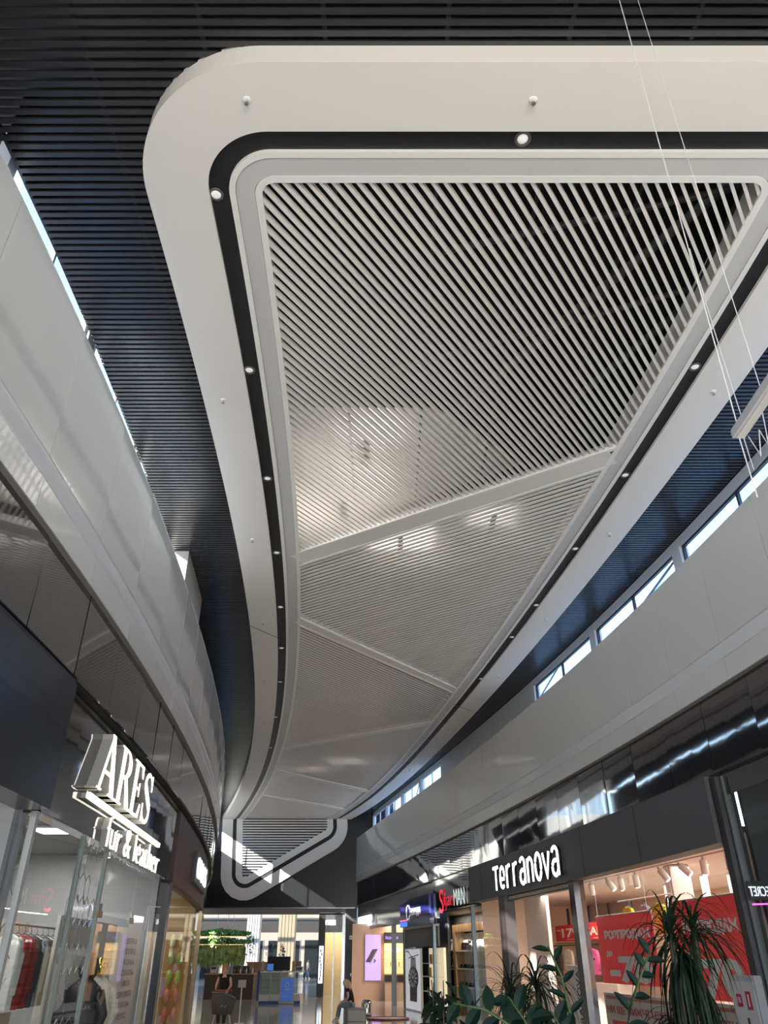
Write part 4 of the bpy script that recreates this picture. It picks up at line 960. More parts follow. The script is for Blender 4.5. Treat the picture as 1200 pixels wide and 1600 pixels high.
# mannequins
def mannequin(x, y, lab, coat, head, hood, H=1.66, fur=False):
    t = thing('mannequin', lab, 'mannequin', (x, y, FL))
    prof = [(.30, .35), (.31, .6), (.26, 1.0), (.24, 1.2), (.27, 1.38), (.24, 1.5), (.12, 1.60), (.07, 1.64)] if not fur else [(.30, .7), (.33, .9), (.34, 1.1), (.33, 1.3), (.28, 1.45), (.14, 1.58), (.07, 1.62)]
    o = MB().lathe(prof, 20).build('coat', coat, t, True); o.scale = (1, .72, 1)
    if fur:
        for v in o.data.vertices: v.co += Vector((random.uniform(-.02, .02), random.uniform(-.02, .02), random.uniform(-.02, .02)))
    for s in (-1, 1): MB().tube([(s * .22, 0, 1.45), (s * .33, -.02, 1.15), (s * .30, -.12, .85)], [.085, .08, .06], 10).build('sleeve', coat, t, True)
    MB().ball((0, -.02, 1.76), (.095, .115, .135), 14, 10).build('head', head, t, True)
    if hood: MB().ball((0, .035, 1.76), (.15, .15, .20), 14, 10).build('hood', coat, t, True)
    for s in (-1, 1): MB().tube([(s * .09, 0, .72), (s * .10, 0, .05)], [.07, .045], 8).build('leg', M_blkpl, t, True)
    MB().lathe([(.2, 0), (.2, .02), (.02, .025)], 20).build('base', M_chrome, t)
M_coat = mat('black_coat', (.018, .018, .02), .55, var=.1); M_fur = mat('white_fur', (.78, .73, .62), .9, bump=.02, bscale=25, var=.12); M_gold = mat('gold_head', (.75, .5, .15), .12, metal=1.)
mannequin(-4.50, 13.25, 'mannequin in a long black hooded coat behind the fur shop glass', M_coat, M_blkpl, True)
mannequin(-4.66, 14.35, 'gold headed mannequin in a white fur coat behind the fur shop glass', M_fur, M_gold, False, fur=True)
# white panel + vinyl lettering
M, L = wframe(-1, 13.1, 17.2, 1.12, 0)
tag(MB().box(0, L, 0, .05, FL, 2.17).build('partition_screen', mat('cream_panel', (.66, .65, .60), .5), M=M), 'tall cream panel behind the black word list in the fur shop', 'panel')
M, L = wframe(-1, 13.62, 15.5, .255, 0)
t = thing('window_lettering', 'black Cyrillic list of furs written down the fur shop glass', 'window lettering', M)
for i, w_ in enumerate(('ШЕРГА', 'ХУТРО', 'НОРКА', 'СОБОЛЬ', 'ЛИСА', 'ШИНШИЛА', 'ПЕСЕЦЬ', 'РЕКС', 'ЛАМА')):
    zz = 1.80 - i * .150; ln = .155 * len(w_) * 1.05; xm = L * .48
    text('lettering', w_, M_blkpl, xm - ln / 2, xm + ln / 2, zz, zz + .085, 0, .001, t, -.01)
# glass door fittings
for i, (ya, z) in enumerate(((11.86, 2.15), (14.05, 2.15))):
    M, L = wframe(-1, ya, ya + .28, .262, z); t = thing('door_clamp', ['brass patch fitting at the top left of the fur shop glass door', 'brass patch fitting at the top right of the fur shop glass door'][i], 'door fitting', M, 'fittings of the fur shop door')
    bevel(MB().box(0, L, -.02, .0, -.06, .03).build('plate', mat('bronze', (.25, .2, .14), .3, metal=.8), t), .005); MB().box(L * .45, L * .65, -.025, .0, .03, .12).build('stub', mat('bronze', (.25, .2, .14), .3), t)
M, L = wframe(-1, 14.6, 14.64, .25, 0)
# hexagon wire screens
def hexscreen(ya, yb, o, z0, z1, lab):
    M, L = wframe(-1, ya, yb, o, 0); t = thing('wire_screen', lab, 'wire screen', M, 'hexagon wire screens in the fur shop'); mb = MB(); r = .17; j = 0; z = z0
    while z < z1:
        x = (j % 2) * r * .87
        while x < L:
            pts = [(x + r * math.cos(a_ + .52), random.uniform(0, .03), z + r * 1.15 * math.sin(a_ + .52)) for a_ in np.linspace(0, 6.283, 7)]
            if random.random() < .75: mb.tube(pts[:5 + int(random.random() * 3)], .006, 5)
            x += r * 1.74
        z += r * 1.75; j += 1
    mb.build('wires', mat('wire_grey', (.28, .29, .29), .4, metal=.4), t); MB().tube([(0, .06, z1), (L, .06, z1)], .01, 6).build('top_rod', M_chrome, t)
random.seed(11)
hexscreen(11.7, 12.9, .6, .4, 3.1, 'hexagon wire screen hanging between the coat rack and the black coat mannequin'); hexscreen(9.25, 10.1, .7, 1.2, 3.1, 'hexagon wire screen hanging at the left end of the fur shop')
# left neighbour window
M, L = wframe(-1, 6.6, 8.35, .40, 0)
t = thing('window_lettering', 'white letter T standing at the left edge glass', 'window lettering', M); text('letter', 'T', mat('t_letter', (.85, .87, 1), .4, emit=(.8, .85, 1), es=.5), L - .42, L + .02, 1.75, 2.14, 0, .02, t, .02)
M, L = wframe(-1, 6.8, 8.4, .9, 0)
for i, (c, lab) in enumerate((((.6, .03, .04), 'bright red bag hanging in the left edge window'), ((.4, .04, .04), 'dark red jacket hanging in the left edge window'))):
    garment('jacket', lab, 'clothes', M @ Matrix.Translation((L - .5 + i * .45, 0, 1.75 - i * .25)), .4, .6 + .4 * i, c, None, True)
MB().tube([(0, 0, 1.86), (L + .3, 0, 1.86)], .012, 6).build('clothes_rail', M_dkmetal, M=M)['label'] = 'dark clothes rail in the left edge window'
bpy.data.objects['clothes_rail.002']['category'] = 'clothes rail'
# ---------------- clog shop
t = thing('clog_display', 'tall oak display board with hanging clogs in the clog shop window', 'display board', (-5.80, 24.0, FL))
MB().box(-.30, .30, .02, .08, 0, 2.55).build('board', mat('oak_warm', (.60, .38, .14), .5, var=.2, bscale=5, stretch=(1, 1, .1)), t); MB().box(-.34, .34, -.02, .1, 2.55, 2.62).build('top_trim', M_wood, t)
cc = [((.72, .72, .30), 'pale yellow'), ((.42, .60, .18), 'pale green'), ((.50, .70, .12), 'lime green'), ((.80, .32, .25), 'coral'), ((.80, .25, .25), 'pink')]
order = ['topmost', 'second from the top', 'third from the top', 'fourth from the top', 'lowest']
for i, (c, nm_) in enumerate(cc):
    for j, xx in enumerate((-.11, .13)):
        t2 = thing('clog', '%s clog hanging on the oak board, %s, %s one' % (nm_, order[i], ('left', 'right')[j]), 'clog', (-5.78 + xx, 23.96, FL + 2.3 - i * .43), 'clogs on the oak board')
        MB().ball((0, 0, 0), (.085, .05, .17), 12, 8).build('shell', mat('clog%d' % i, c, .5), t2, True); MB().ball((0, -.035, .05), (.05, .03, .09), 10, 6).build('opening', mat('clog_in%d' % i, tuple(min(1, k * 1.3) for k in c), .6), t2, True)
        MB().tube([(0, .0, .15), (0, .06, .19)], .006, 5).build('hook', M_chrome, t2)
for i, y in enumerate((20.0, 22.5)):
    M, L = wframe(-1, y, y + 1.6, 1.6, 0); t = thing('shelf_unit', ['warm lit shelf wall nearer the brown sign in the clog shop', 'warm lit shelf wall farther inside the clog shop'][i], 'shelf', M)
    MB().box(0, L, .3, .35, FL, 2.6).build('back_panel', M_cream, t)
    for z in (.3, .75, 1.2, 1.65, 2.1): MB().box(0, L, 0, .3, z, z + .03).build('shelf', M_wood, t)
    for k in range(12):
        MB().ball((.15 + (k % 4) * .4, .15, .38 + (k // 4) * .45), (.12, .06, .05), 8, 6).build('clog_pair', mat('clog%d' % (k % 5), cc[k % 5][0], .5), t, True)
# ================================================================== FAR HALL beyond the black wall
M_beige = mat('facade_beige', (.58, .52, .44), .7); M_dwin = mat('facade_dark_glass', (.03, .035, .04), .15, spec=.7)
struct(MB().box(-30, 5, 95, 95.5, FL, 12).build('wall_far', M_beige))
struct(MB().box(-30, 5, 94.9, 95, 4.1, 5.25).build('trim_40', mat('facade_band', (.075, .07, .068), .5)))
for i, (a, b, z0, z1) in enumerate(((-16.8, -15.4, FL, 3.24), (-14.7, -13.4, .3, 3.24), (-12.75, -11.2, FL, 3.24), (-9.95, -9.3, FL, 3.24), (-8.75, -5.6, FL, 3.3), (-4.6, -2.4, FL, 3.3), (-20, -18, FL, 3.24))):
    w = bpy.data.objects.new('window_%d' % (80 + i), None); COL.objects.link(w); w['kind'] = 'structure'
    MB().box(a - .08, b + .08, 94.9, 94.98, z0, z1 + .08).build('window_frame', M_lret, w); MB().box(a, b, 94.86, 94.89, z0, z1).build('window_pane', M_dwin, w)
struct(MB().box(-30, -11.5, 50.1, 50.3, FL, 10).build('wall_far', mat('side_wall', (.5, .47, .42), .7)))
struct(MB().box(-2.2, 5, 54.6, 54.8, FL, 10).build('wall_far', mat('side_wall', (.5, .47, .42), .7)))
w = bpy.data.objects.new('window_90', None); COL.objects.link(w); w['kind'] = 'structure'
MB().poly([(-30, 50.5, 9.4), (-30, 95, 9.4), (5, 95, 9.4), (5, 50.5, 9.4)]).build('roof_glass', glassmat('roof_glass', (.15, .15, .145), .04, .3), w)  # unseen dark glass roof added to shade the far hall
for i in range(9): MB().box(-30, 5, 52 + i * 5, 52.15 + i * 5, 9.42, 9.7).build('roof_beam', M_clere, w)
struct(MB().box(5, 5.2, 49.5, 95, FL, 9.7).build('wall_hall', M_beige)); struct(MB().box(-30.2, -30, 49.5, 95, FL, 9.7).build('wall_hall', M_beige))  # unseen side walls added to keep open sky light out
M_colw = mat('column_white', (.78, .78, .76), .6); M_colt = mat('column_tan', (.62, .50, .34), .6)
def column(x, y, w, m, lab):
    t = thing('hall_column', lab, 'column', (x, y, FL)); n = 5
    for i in range(n): MB().box(-w / 2 + w * i / n + .02, -w / 2 + w * (i + 1) / n - .02, -w / 2, w / 2, .0, 10).build('panel', m, t)
    MB().box(-w / 2 + .03, w / 2 - .03, -w / 2 + .04, w / 2 - .04, 0, 10).build('core', M_seam, t)
column(-11.45, 75, 1.15, M_colw, 'white sunlit column in the far hall behind the hanging greenery')
column(-8.50, 75, 1.45, M_colt, 'tan panelled column in the far hall behind the phone kiosk')
# right pillar and service door on the black wall
struct(MB().box(-2.24, -1.6, YW, YW + .4, FL, 4.15).build('wall_far', mat('dark_pillar', (.035, .035, .037), .4)))
t = thing('service_door', 'narrow black service door in the dark pillar beside the jewellery shop', 'door', (-1.98, YW - .02, FL))
MB().box(-.14, .14, -.02, .0, 0, 2.35).build('leaf', M_blkpl, t); MB().box(.09, .11, -.05, -.02, 1.0, 1.15).build('handle', M_chrome, t)
t = thing('alarm_box', 'small white alarm box on the dark pillar above the service door', 'alarm box', (-1.92, YW - .03, 2.62)); MB().box(-.08, .08, -.04, .0, -.1, .1).build('case', M_wht, t); MB().box(-.03, .03, -.045, -.04, -.03, .03).build('sensor', M_blkpl, t)
t = thing('wall_phone', 'pale intercom box on the dark pillar beside the service door', 'intercom', (-1.72, YW - .03, 1.35)); MB().box(-.09, .07, -.06, .0, -.3, .35).build('case', M_lret, t); MB().box(-.06, .04, -.07, -.06, .05, .25).build('screen', M_blkpl, t)
# ---------------- hanging greenery
random.seed(5)
M_leafg = mat('hanging_leaf', (.16, .36, .07), .6, var=.5, bscale=3); M_moss = mat('hanging_moss', (.34, .42, .12), .8, var=.5, bscale=4)
t = thing('hanging_planter', 'two tier hanging planter with trailing greenery over the cafe', 'hanging planter', (-9.9, 52.0, 0))
for z, w, nm in ((2.72, 1.5, 'upper'), (2.30, 1.45, 'lower')):
    MB().box(-w, w, -.35, .35, z, z + .1).build('tray', M_dkmetal, t); MB().box(-w, w, -.37, -.35, z - .015, z + .01).build('light_strip', mat('yellow_strip', (1, .8, .3), .4, emit=(1, .75, .25), es=.8), t.children[-1])
mb = MB()
for i in range(1700):
    x = random.uniform(-1.6, 1.75); z = random.choice((2.85, 2.42)) + random.uniform(-.12, .3) * (1 - abs(x) / 2.6); y = random.uniform(-.5, .5)
    s = random.uniform(.04, .09); a_ = random.uniform(0, 6.28); b_ = random.uniform(-.8, .8)
    dx, dz = math.cos(a_) * s, math.sin(a_) * s
    mb.poly([(x - dx, y, z - dz), (x + dz * .5, y - .03, z - dx * .5 + b_ * .02), (x + dx, y, z + dz), (x - dz * .5, y + .03, z + dx * .5)])
tag(mb.build('foliage', M_leafg, t))
mb = MB()
for i in range(750):
    x = random.uniform(-1.55, 1.5); z0 = random.uniform(1.9, 2.35); L = random.uniform(.4, 1.0); y = random.uniform(-.4, .4)
    pts = [(x + random.uniform(-.03, .03), y, z0 - L * k / 4) for k in range(5)]
    mb.ribbon(pts, [.05, .07, .06, .05, .01], (1, 0, 0))
mb.build('trailing_moss', M_moss, t)
for x in (-1.3, -.35, .3, .62): MB().tube([(x, 0, 2.8), (x + .18, 0, 6.2)], .015, 5).build('rope', M_wht, t)
mb = MB()
for i in range(120):
    x = 1.55 + random.uniform(0, .5); z = 2.7 - random.random() ** 2 * 1.0; s = .06; a_ = random.uniform(0, 6.28)
    mb.poly([(x, 0, z), (x + s * math.cos(a_), .03, z + s * math.sin(a_)), (x + 1.6 * s * math.cos(a_ + .5), 0, z + 1.6 * s * math.sin(a_ + .5)), (x + s * math.cos(a_ + 1), -.03, z + s * math.sin(a_ + 1))])
mb.build('side_sprigs', M_leafg, t)
# cafe under it: shelves with lit items, counters
t = thing('cafe_counter', 'dark cafe counter with coffee machines under the hanging greenery', 'counter', (-8.0, 47.0, FL))
MB().box(-1.6, 1.0, 0, .7, 0, 1.12).build('body', mat('cafe_dark', (.05, .035, .03), .5), t); MB().box(-1.65, 1.05, -.05, .75, 1.12, 1.17).build('worktop', M_wood, t)
for i, x in enumerate((-1.2, -.55, .05, .55)):
    t2 = thing('coffee_machine', ['chrome coffee machine at the left end of the cafe counter', 'chrome coffee machine, second on the cafe counter', 'dark coffee machine, third on the cafe counter', 'dark coffee machine at the right end of the cafe counter'][i], 'coffee machine', (-8.0 + x, 47.3, FL + 1.17), 'coffee machines on the cafe counter')
    bevel(MB().box(-.2, .2, -.2, .2, 0, .35).build('body', M_chrome if i < 2 else M_dkmetal, t2), .02); MB().box(-.14, .14, -.24, -.2, .2, .3).build('panel', M_blkpl, t2); MB().tube([(-.1, -.26, .18), (-.1, -.26, .1)], .02, 6).build('spout', M_chrome, t2)
for i in range(9):
    t2 = thing('bottle', 'dark %s bottle standing in the row at the front of the cafe counter' % ['first', 'second', 'third', 'fourth', 'fifth', 'sixth', 'seventh', 'eighth', 'ninth'][i], 'bottle', (-7.95 + i * .11, 46.99, FL + 1.17), 'bottles on the cafe counter')
    MB().lathe([(.035, 0), (.035, .16), (.012, .21), (.012, .27)], 8).build('glass', [M_dkmetal, mat('amber_b', (.3, .12, .04), .2), M_wht][i % 3], t2, True); MB().lathe([(.014, .27), (.014, .29)], 8).build('cap', M_red, t2)
t = thing('wooden_planter_box', 'tall oak planter wall behind the phone kiosk', 'planter box', (-7.05, 52.7, FL))
MB().box(-1.25, 1.25, 0, .5, 0, 1.62).build('box', M_wood, t); MB().box(-1.3, 1.3, -.04, .54, 1.62, 1.68).build('rim', mat('orange_rim', (.6, .2, .1), .5), t)
def bush(name, label, x, y, z, r, h, n, m, s0=.05, group=None):
    t = thing(name, label, 'potted plant', (x, y, z), group); MB().lathe([(.11, 0), (.15, .25), (.13, .25)], 12).build('pot', mat('terracotta', (.4, .15, .08), .6), t, True)
    mb = MB()
    for i in range(n):
        a_ = random.uniform(0, 6.28); rr = r * math.sqrt(random.random()); zz = .28 + random.random() * h; sx = rr * (1 - .6 * zz / (h + .3))
        p = Vector((sx * math.cos(a_), sx * math.sin(a_), zz)); d = Vector((math.cos(a_), math.sin(a_), random.uniform(-.2, .8))).normalized(); q = d.cross(Vector((0, 0, 1))).normalized(); s = random.uniform(.7, 1.4) * s0
        mb.poly([p - d * s, p + q * s * .4, p + d * s * 1.3, p - q * s * .4])
    mb.build('foliage', m, t); MB().tube([(0, 0, .2), (.02, 0, .28 + h * .8)], .012, 6).build('stem', M_wood, t); return t
M_bush = mat('bush_leaf', (.035, .10, .025), .5, var=.4, bscale=6)
bush('potted_plant', 'leafy potted plant on the oak planter wall, left one', -6.98, 52.9, 1.40, .38, .75, 110, M_bush, .09); bush('potted_plant', 'leafy potted plant on the oak planter wall, right one above the dark screen', -6.22, 52.9, 1.40, .38, .7, 110, M_bush, .09)
t = thing('sofa', 'dark red cafe sofa behind the woman with the trolley', 'sofa', (-9.65, 50.9, FL))
M_sofa = mat('red_leather', (.22, .05, .045), .5)
bevel(MB().box(-.6, .6, -.35, .3, 0, .45).build('seat', M_sofa, t), .04); bevel(MB().box(-.6, .6, .2, .42, .3, 1.0).build('backrest', M_sofa, t), .05)
for s in (-1, 1): bevel(MB().box(s * .6 - .07, s * .6 + .07, -.35, .4, 0, .65).build('armrest', M_sofa, t), .03)
# ---------------- phone accessory kiosk
G_k = glassmat('kiosk_glass', (.85, .93, .90), .08, .4)
t = thing('kiosk', 'glass sided phone accessory kiosk in the middle of the gallery', 'kiosk', (-5.0, 42.4, FL))
MB().box(-1.0, 1.0, 0, 1.4, 0, .38).build('base', M_greyb, t); MB().box(-1.02, 1.02, -.02, 1.42, 1.28, 1.33).build('counter_top', M_wht, t)
MB().box(-1.0, .3, .55, .6, .38, 1.28).build('back_panel', mat('kiosk_panel', (.55, .58, .52), .5), t)
for z in (.65, .95): MB().box(-1.0, 1.0, .02, .5, z, z + .02).build('glass_shelf', G_k, t)
for a_, b_ in ((-1.0, -.48), (-.46, .02), (.68, 1.0)): MB().poly([(a_, 0, .38), (b_, 0, .38), (b_, 0, 1.28), (a_, 0, 1.28)]).build('glass_front', G_k, t)
for x in (-1.0, -.47, .03, .68, .99): MB().box(x - .012, x + .012, -.01, .02, 0, 1.3).build('edge_profile', M_chrome, t)
MB().box(-1.12, -1.0, -.02, .3, .12, 1.35).build('blue_end', mat('kiosk_blue', (.02, .09, .3), .4), t); MB().box(-1.0, 1.0, -.015, 0, .0, .12).build('plinth_stripe', mat('kiosk_blue', (.02, .09, .3), .4), t)
t2 = thing('display_poster', 'framed blue poster with a white emblem leaning on the kiosk front', 'poster', (-4.65, 42.28, FL))
MB().box(-.36, .36, 0, .05, .02, 1.10).build('frame', M_lret, t2); MB().box(-.29, .29, -.01, 0, .12, 1.04).build('print', mat('poster_blue', (.03, .09, .30), .3, emit=(.04, .12, .42), es=.35), t2)
mb = MB().tube([(.09 * math.cos(a_), -.015, .76 + .09 * math.sin(a_)) for a_ in np.linspace(0, 6.28, 16)], .01, 5); mb.tube([(-.04, -.015, .84), (0, -.015, .92), (.05, -.015, .86)], .01, 5)
mb.build('emblem', M_wht, t2); MB().box(-.16, .16, -.014, -.01, .57, .595).build('caption_line', M_wht, t2); MB().box(-.2, .2, -.014, -.01, .30, .31).build('caption_line', M_wht, t2)
t2 = thing('television', 'large dark screen standing on the kiosk counter', 'screen', (-5.17, 42.75, FL + 1.33)); bevel(MB().box(-.56, .56, 0, .06, .03, .62).build('housing', M_blkpl, t2), .01); MB().box(-.53, .53, -.004, 0, .06, .59).build('screen', mat('screen_off', (.02, .02, .022), .15), t2); MB().box(-.2, .2, -.1, .15, 0, .03).build('foot', M_blkpl, t2)
t2 = thing('tablet', 'small blue lit screen on the left of the kiosk counter', 'screen', (-5.55, 42.5, FL + 1.33)); MB().box(-.17, .17, 0, .03, 0, .34).build('case', M_blkpl, t2); MB().box(-.15, .15, -.008, 0, .03, .31).build('screen', mat('tab_blue', (.05, .12, .35), .3, emit=(.05, .15, .5), es=.5), t2)
for i, (x, c) in enumerate(((-4.45, (.5, .4, .1)), (-4.28, (.3, .1, .08)), (-4.12, (.2, .15, .1)), (-5.95, (.5, .45, .45)))):
    t2 = thing('accessory_stand', ['yellow card stand on the right of the kiosk counter', 'red card stand beside the yellow one on the kiosk', 'brown card stand at the right end of the kiosk', 'pale card stand at the left end of the kiosk'][i], 'display stand', (x, 42.7, FL + 1.33), 'card stands on the kiosk'); MB().box(-.06, .06, 0, .04, .02, .42).build('cards', mat('cards%d' % i, c, .5), t2); MB().box(-.07, .07, -.05, .08, 0, .02).build('foot', M_blkpl, t2)
t2 = thing('cash_terminal', 'grey display box on the right half of the kiosk counter', 'display box', (-4.15, 42.45, FL + 1.33)); MB().box(-.2, .2, 0, .15, 0, .2).build('case', M_greyb, t2); MB().box(-.15, .15, -.006, 0, .04, .17).build('screen', M_blkpl, t2)
t = thing('floor_sign', 'grey square sign on a thin white post right of the trolley', 'sign', (-4.84, 30.0, FL)); MB().box(-.13, .13, -.02, .02, 1.02, 1.24).build('plate', M_lret, t); MB().tube([(0, 0, .02), (0, 0, 1.04)], .02, 8).build('post', M_wht, t); MB().lathe([(.16, 0), (.16, .02), (.02, .03)], 16).build('base', M_wht, t)
# bench, bin
t = thing('bench', 'low grey block bench under the sitting woman', 'bench', (-.92, 31.2, FL)); bevel(MB().box(-.34, .26, -.25, .45, .0, .34).build('block', mat('bench_grey', (.45, .43, .40), .5), t), .02); bevel(MB().box(-.36, .28, -.27, .47, .34, .39).build('seat', mat('bench_seat', (.25, .26, .28), .35), t), .01)
t = thing('litter_bin', 'round polished metal litter bin right of the sitting woman', 'litter bin', (-.64, 33.0, FL)); MB().lathe([(.19, 0), (.2, .05), (.2, .46), (.16, .54), (.13, .55)], 24).build('body', mat('polished', (.6, .58, .55), .08, metal=1.), t, True); MB().lathe([(.13, .551), (.05, .552)], 20).build('opening', M_blkpl, t)
t = thing('floor_ring', 'dark red rim of a round floor planter base beside the bin', 'planter rim', (.15, 32.2, FL)); MB().lathe([(.75, 0), (.78, .04), (.72, .05), (.70, .02)], 40).build('rim', mat('dark_red_rim', (.25, .05, .04), .4), t, True); MB().lathe([(.70, .0), (.70, .03)], 40).build('fill', M_greyb, t)
# ================================================================== PEOPLE
def skinned(name, V, Ed, Rd, m, parent, sub=2):
    me = bpy.data.meshes.new(name); me.from_pydata(V, Ed, []); me.materials.append(m); o = bpy.data.objects.new(name, me); COL.objects.link(o); o.parent = parent
    md = o.modifiers.new('Skin', 'SKIN'); md.use_smooth_shade = True
    sv = me.skin_vertices[0].data
    for i, r in enumerate(Rd):
        sv[i].radius = (r, r) if not isinstance(r, tuple) else r; sv[i].use_root = (i == 0)
    s = o.modifiers.new('Sub', 'SUBSURF'); s.levels = sub; s.render_levels = sub
    return o
class SK:
    def __init__(s): s.v = []; s.e = []; s.r = []
    def add(s, p, r, par=None):
        s.v.append(tuple(p)); s.r.append(r); i = len(s.v) - 1
        if par is not None: s.e.append((par, i))
        return i
    def chain(s, par, pts):
        for p, r in pts: par = s.add(p, r, par)
        return par
def person(label, loc, rz, J, colors, hair, facedir=(0, -1, 0), sleeves=.45, tilt=(0, 0)):
    """J: joints in local space, person looks towards -Y"""
    t = thing('person', label, 'person', Matrix.Translation(Vector(loc)) @ Matrix.Rotation(rz, 4, 'Z'))
    skin_m = mat('skin', (.62, .40, .30), .55)
    b = SK(); V = {k: Vector(v) for k, v in J.items()}
    pel = b.add(V['pelvis'], .125); ch = b.chain(pel, [(V['waist'], (.12, .10)), (V['chest'], (.14, .105))]); nk = b.chain(ch, [(V['neck'] , .055)])
    hd = V['head']; fd = Vector(facedir).normalized(); up = (hd - V['neck']).normalized()
    h1 = b.chain(nk, [(hd - up * .06 + fd * .01, .062), (hd, .086), (hd + up * .07 - fd * .01, .072)])
    hi = len(b.v) - 2; b.add(hd - up * .015 + fd * .098, .014, hi); b.add(hd - up * .085 + fd * .055, .03, hi - 1)
    for s in (-1, 1):
        k = 'L' if s < 0 else 'R'
        sh = b.chain(ch, [(V['sh' + k], .055), (V['el' + k], .040), (V['wr' + k], .026)])
        d = (V['wr' + k] - V['el' + k]).normalized(); side = d.cross(Vector((0, 1, .3))).normalized(); pm = V['wr' + k] + d * .06; palm = b.add(pm, (.030, .018), sh)
        for q in range(4): f0 = pm + d * .035 + side * (.021 - q * .014); b.chain(palm, [(f0, .009), (f0 + d * (.03 + .006 * (1 - abs(q - 1.3)) ) - Vector((0, 0, .008)), .0085), (f0 + d * .048 - Vector((0, 0, .026)), .007)])
        b.chain(palm, [(pm - d * .015 + side * .036, .010), (pm + d * .02 + side * .052, .008)])
        b.chain(pel, [(V['hip' + k], .088), (V['kn' + k], .058), (V['an' + k], .036), (V['an' + k] + V['ft' + k], .028)])
    bd = skinned('body', b.v, b.e, b.r, skin_m, t)
    c = SK(); c0 = c.add(V['pelvis'] + Vector((0, 0, .03)), (.15, .12)); c1 = c.chain(c0, [(V['waist'], (.14, .115)), (V['chest'], (.165, .125)), (V['neck'] - up * .05, .075)]); c1 -= 1
    for k in 'LR': c.chain(c1, [(V['sh' + k], .075), (V['sh' + k].lerp(V['el' + k], sleeves), .062)])
    skinned('shirt', c.v, c.e, c.r, colors[0], t)
    c = SK(); c0 = c.add(V['pelvis'], (.15, .13))
    for k in 'LR': c.chain(c0, [(V['hip' + k], .105), (V['kn' + k], .072), (V['an' + k] + Vector((0, 0, .03)), .052)])
    skinned('trousers', c.v, c.e, c.r, colors[1], t)
    for k in 'LR':
        c = SK(); a_ = c.add(V['an' + k] - Vector((0, 0, .04)), .045); c.chain(a_, [(V['an' + k] + V['ft' + k] * .8 - Vector((0, 0, .015)), .042), (V['an' + k] + V['ft' + k] * 1.25 - Vector((0, 0, .02)), .030)]); skinned('shoe', c.v, c.e, c.r, colors[2], t, 1)
    hm = mat('hair_%s' % hair[0], hair[1], .6, var=.3, bscale=30)
    o = MB().ball(tuple(hd + up * .035 - fd * .025), (.105, .112, .115), 16, 12).build('hair', hm, t, True)
    if hair[2] == 'long': MB().tube([tuple(hd - fd * .07 + up * .03), tuple(hd - fd * .10 - up * .08), tuple(hd - fd * .09 - up * .22)], [.075, .08, .03], 10).build('hair_length', hm, t, True)
    if hair[2] == 'bun': MB().ball(tuple(hd - fd * .12 + up * .06), .045, 10, 8).build('hair_bun', hm, t, True)
    sd_ = fd.cross(up)
    for s in (-1, 1): MB().ball(tuple(hd + fd * .082 + sd_ * s * .032 + up * .005), (.010, .010, .007), 6, 5).build('eye', M_blkpl, bd)
    for s in (-1, 1): MB().ball(tuple(hd + sd_ * s * .088 - up * .01), (.014, .018, .028), 6, 5).build('ear', skin_m, bd, True)
    MB().ball(tuple(hd + fd * .084 - up * .055), (.022, .008, .006), 8, 5).build('mouth', mat('lips', (.45, .12, .12), .5), bd, True)
    return t
M_blk_c = mat('black_cotton', (.012, .012, .014), .85); M_jean = mat('grey_jeans', (.20, .25, .30), .85, var=.15, bscale=12); M_dkt = mat('dark_trousers', (.03, .03, .035), .85)
M_shoe = mat('pale_shoe', (.6, .55, .5), .6)
# woman pushing the trolley, facing the camera, head turned to her left (photo right)
J1 = dict(pelvis=(0, 0, .94), waist=(0, 0, 1.08), chest=(0, 0, 1.27), neck=(0, -.01, 1.44), head=(.0, -.04, 1.575), shL=(-.165, 0, 1.38), shR=(.165, 0, 1.38), elL=(-.235, -.04, 1.14), elR=(.225, -.03, 1.14),
          wrL=(-.20, -.24, 1.03), wrR=(.18, -.24, 1.03), hipL=(-.09, 0, .86), hipR=(.09, 0, .86), knL=(-.09, -.03, .48), knR=(.09, -.02, .48), anL=(-.09, .02, .09), anR=(.09, .02, .09), ftL=(0, -.12, -.04), ftR=(0, -.12, -.04))
person('woman in a black sleeveless top with tied back blond hair pushing a grey trolley', (-5.05, 27.8, FL), 0, J1, (M_blk_c, M_dkt, M_shoe), ('blond', (.42, .27, .13), 'bun'), (.35, -.9, -.25), .12)
# grey trolley with red handle
t = thing('shopping_trolley', 'grey tub shaped trolley with red handle in front of the standing woman', 'trolley', Matrix.Translation(Vector((-4.93, 27.25, FL))) @ Matrix.Rotation(math.radians(8), 4, 'Z'))
M_tub = mat('grey_felt', (.085, .08, .085), .8, var=.15, bscale=20); M_tubin = mat('grey_felt_inner', (.04, .035, .04), .9)
mb = MB(); n = 24; rings = []
for k, (z, rx, ry) in enumerate(((.40, .25, .20), (.42, .30, .24), (.60, .34, .28), (.80, .36, .30), (.98, .36, .31))):
    for j in range(n):
        a_ = 2 * math.pi * j / n; zz = z + (.0 if k < 3 else (-.16 if k == 4 else -.07) * max(0, math.cos(a_)) ) ; mb.v.append((rx * math.cos(a_), ry * math.sin(a_), zz))
for k in range(4):
    for j in range(n): j2 = (j + 1) % n; mb.f.append((k * n + j, k * n + j2, (k + 1) * n + j2, (k + 1) * n + j))
mb.f.append(tuple(range(n))[::-1])
o = mb.build('tub', M_tub, t, True); sm = o.modifiers.new('sol', 'SOLIDIFY'); sm.thickness = .02
MB().tube([(.365 * math.cos(a_), .315 * math.sin(a_), .98 - .16 * max(0, math.cos(a_))) for a_ in np.linspace(0, 6.283, 25)], .016, 8).build('rim', mat('rim_grey', (.20, .19, .19), .6), t, True)
MB().lathe([(.30, .62), (.02, .66)], 20).build('cushion', M_tubin, t, True)
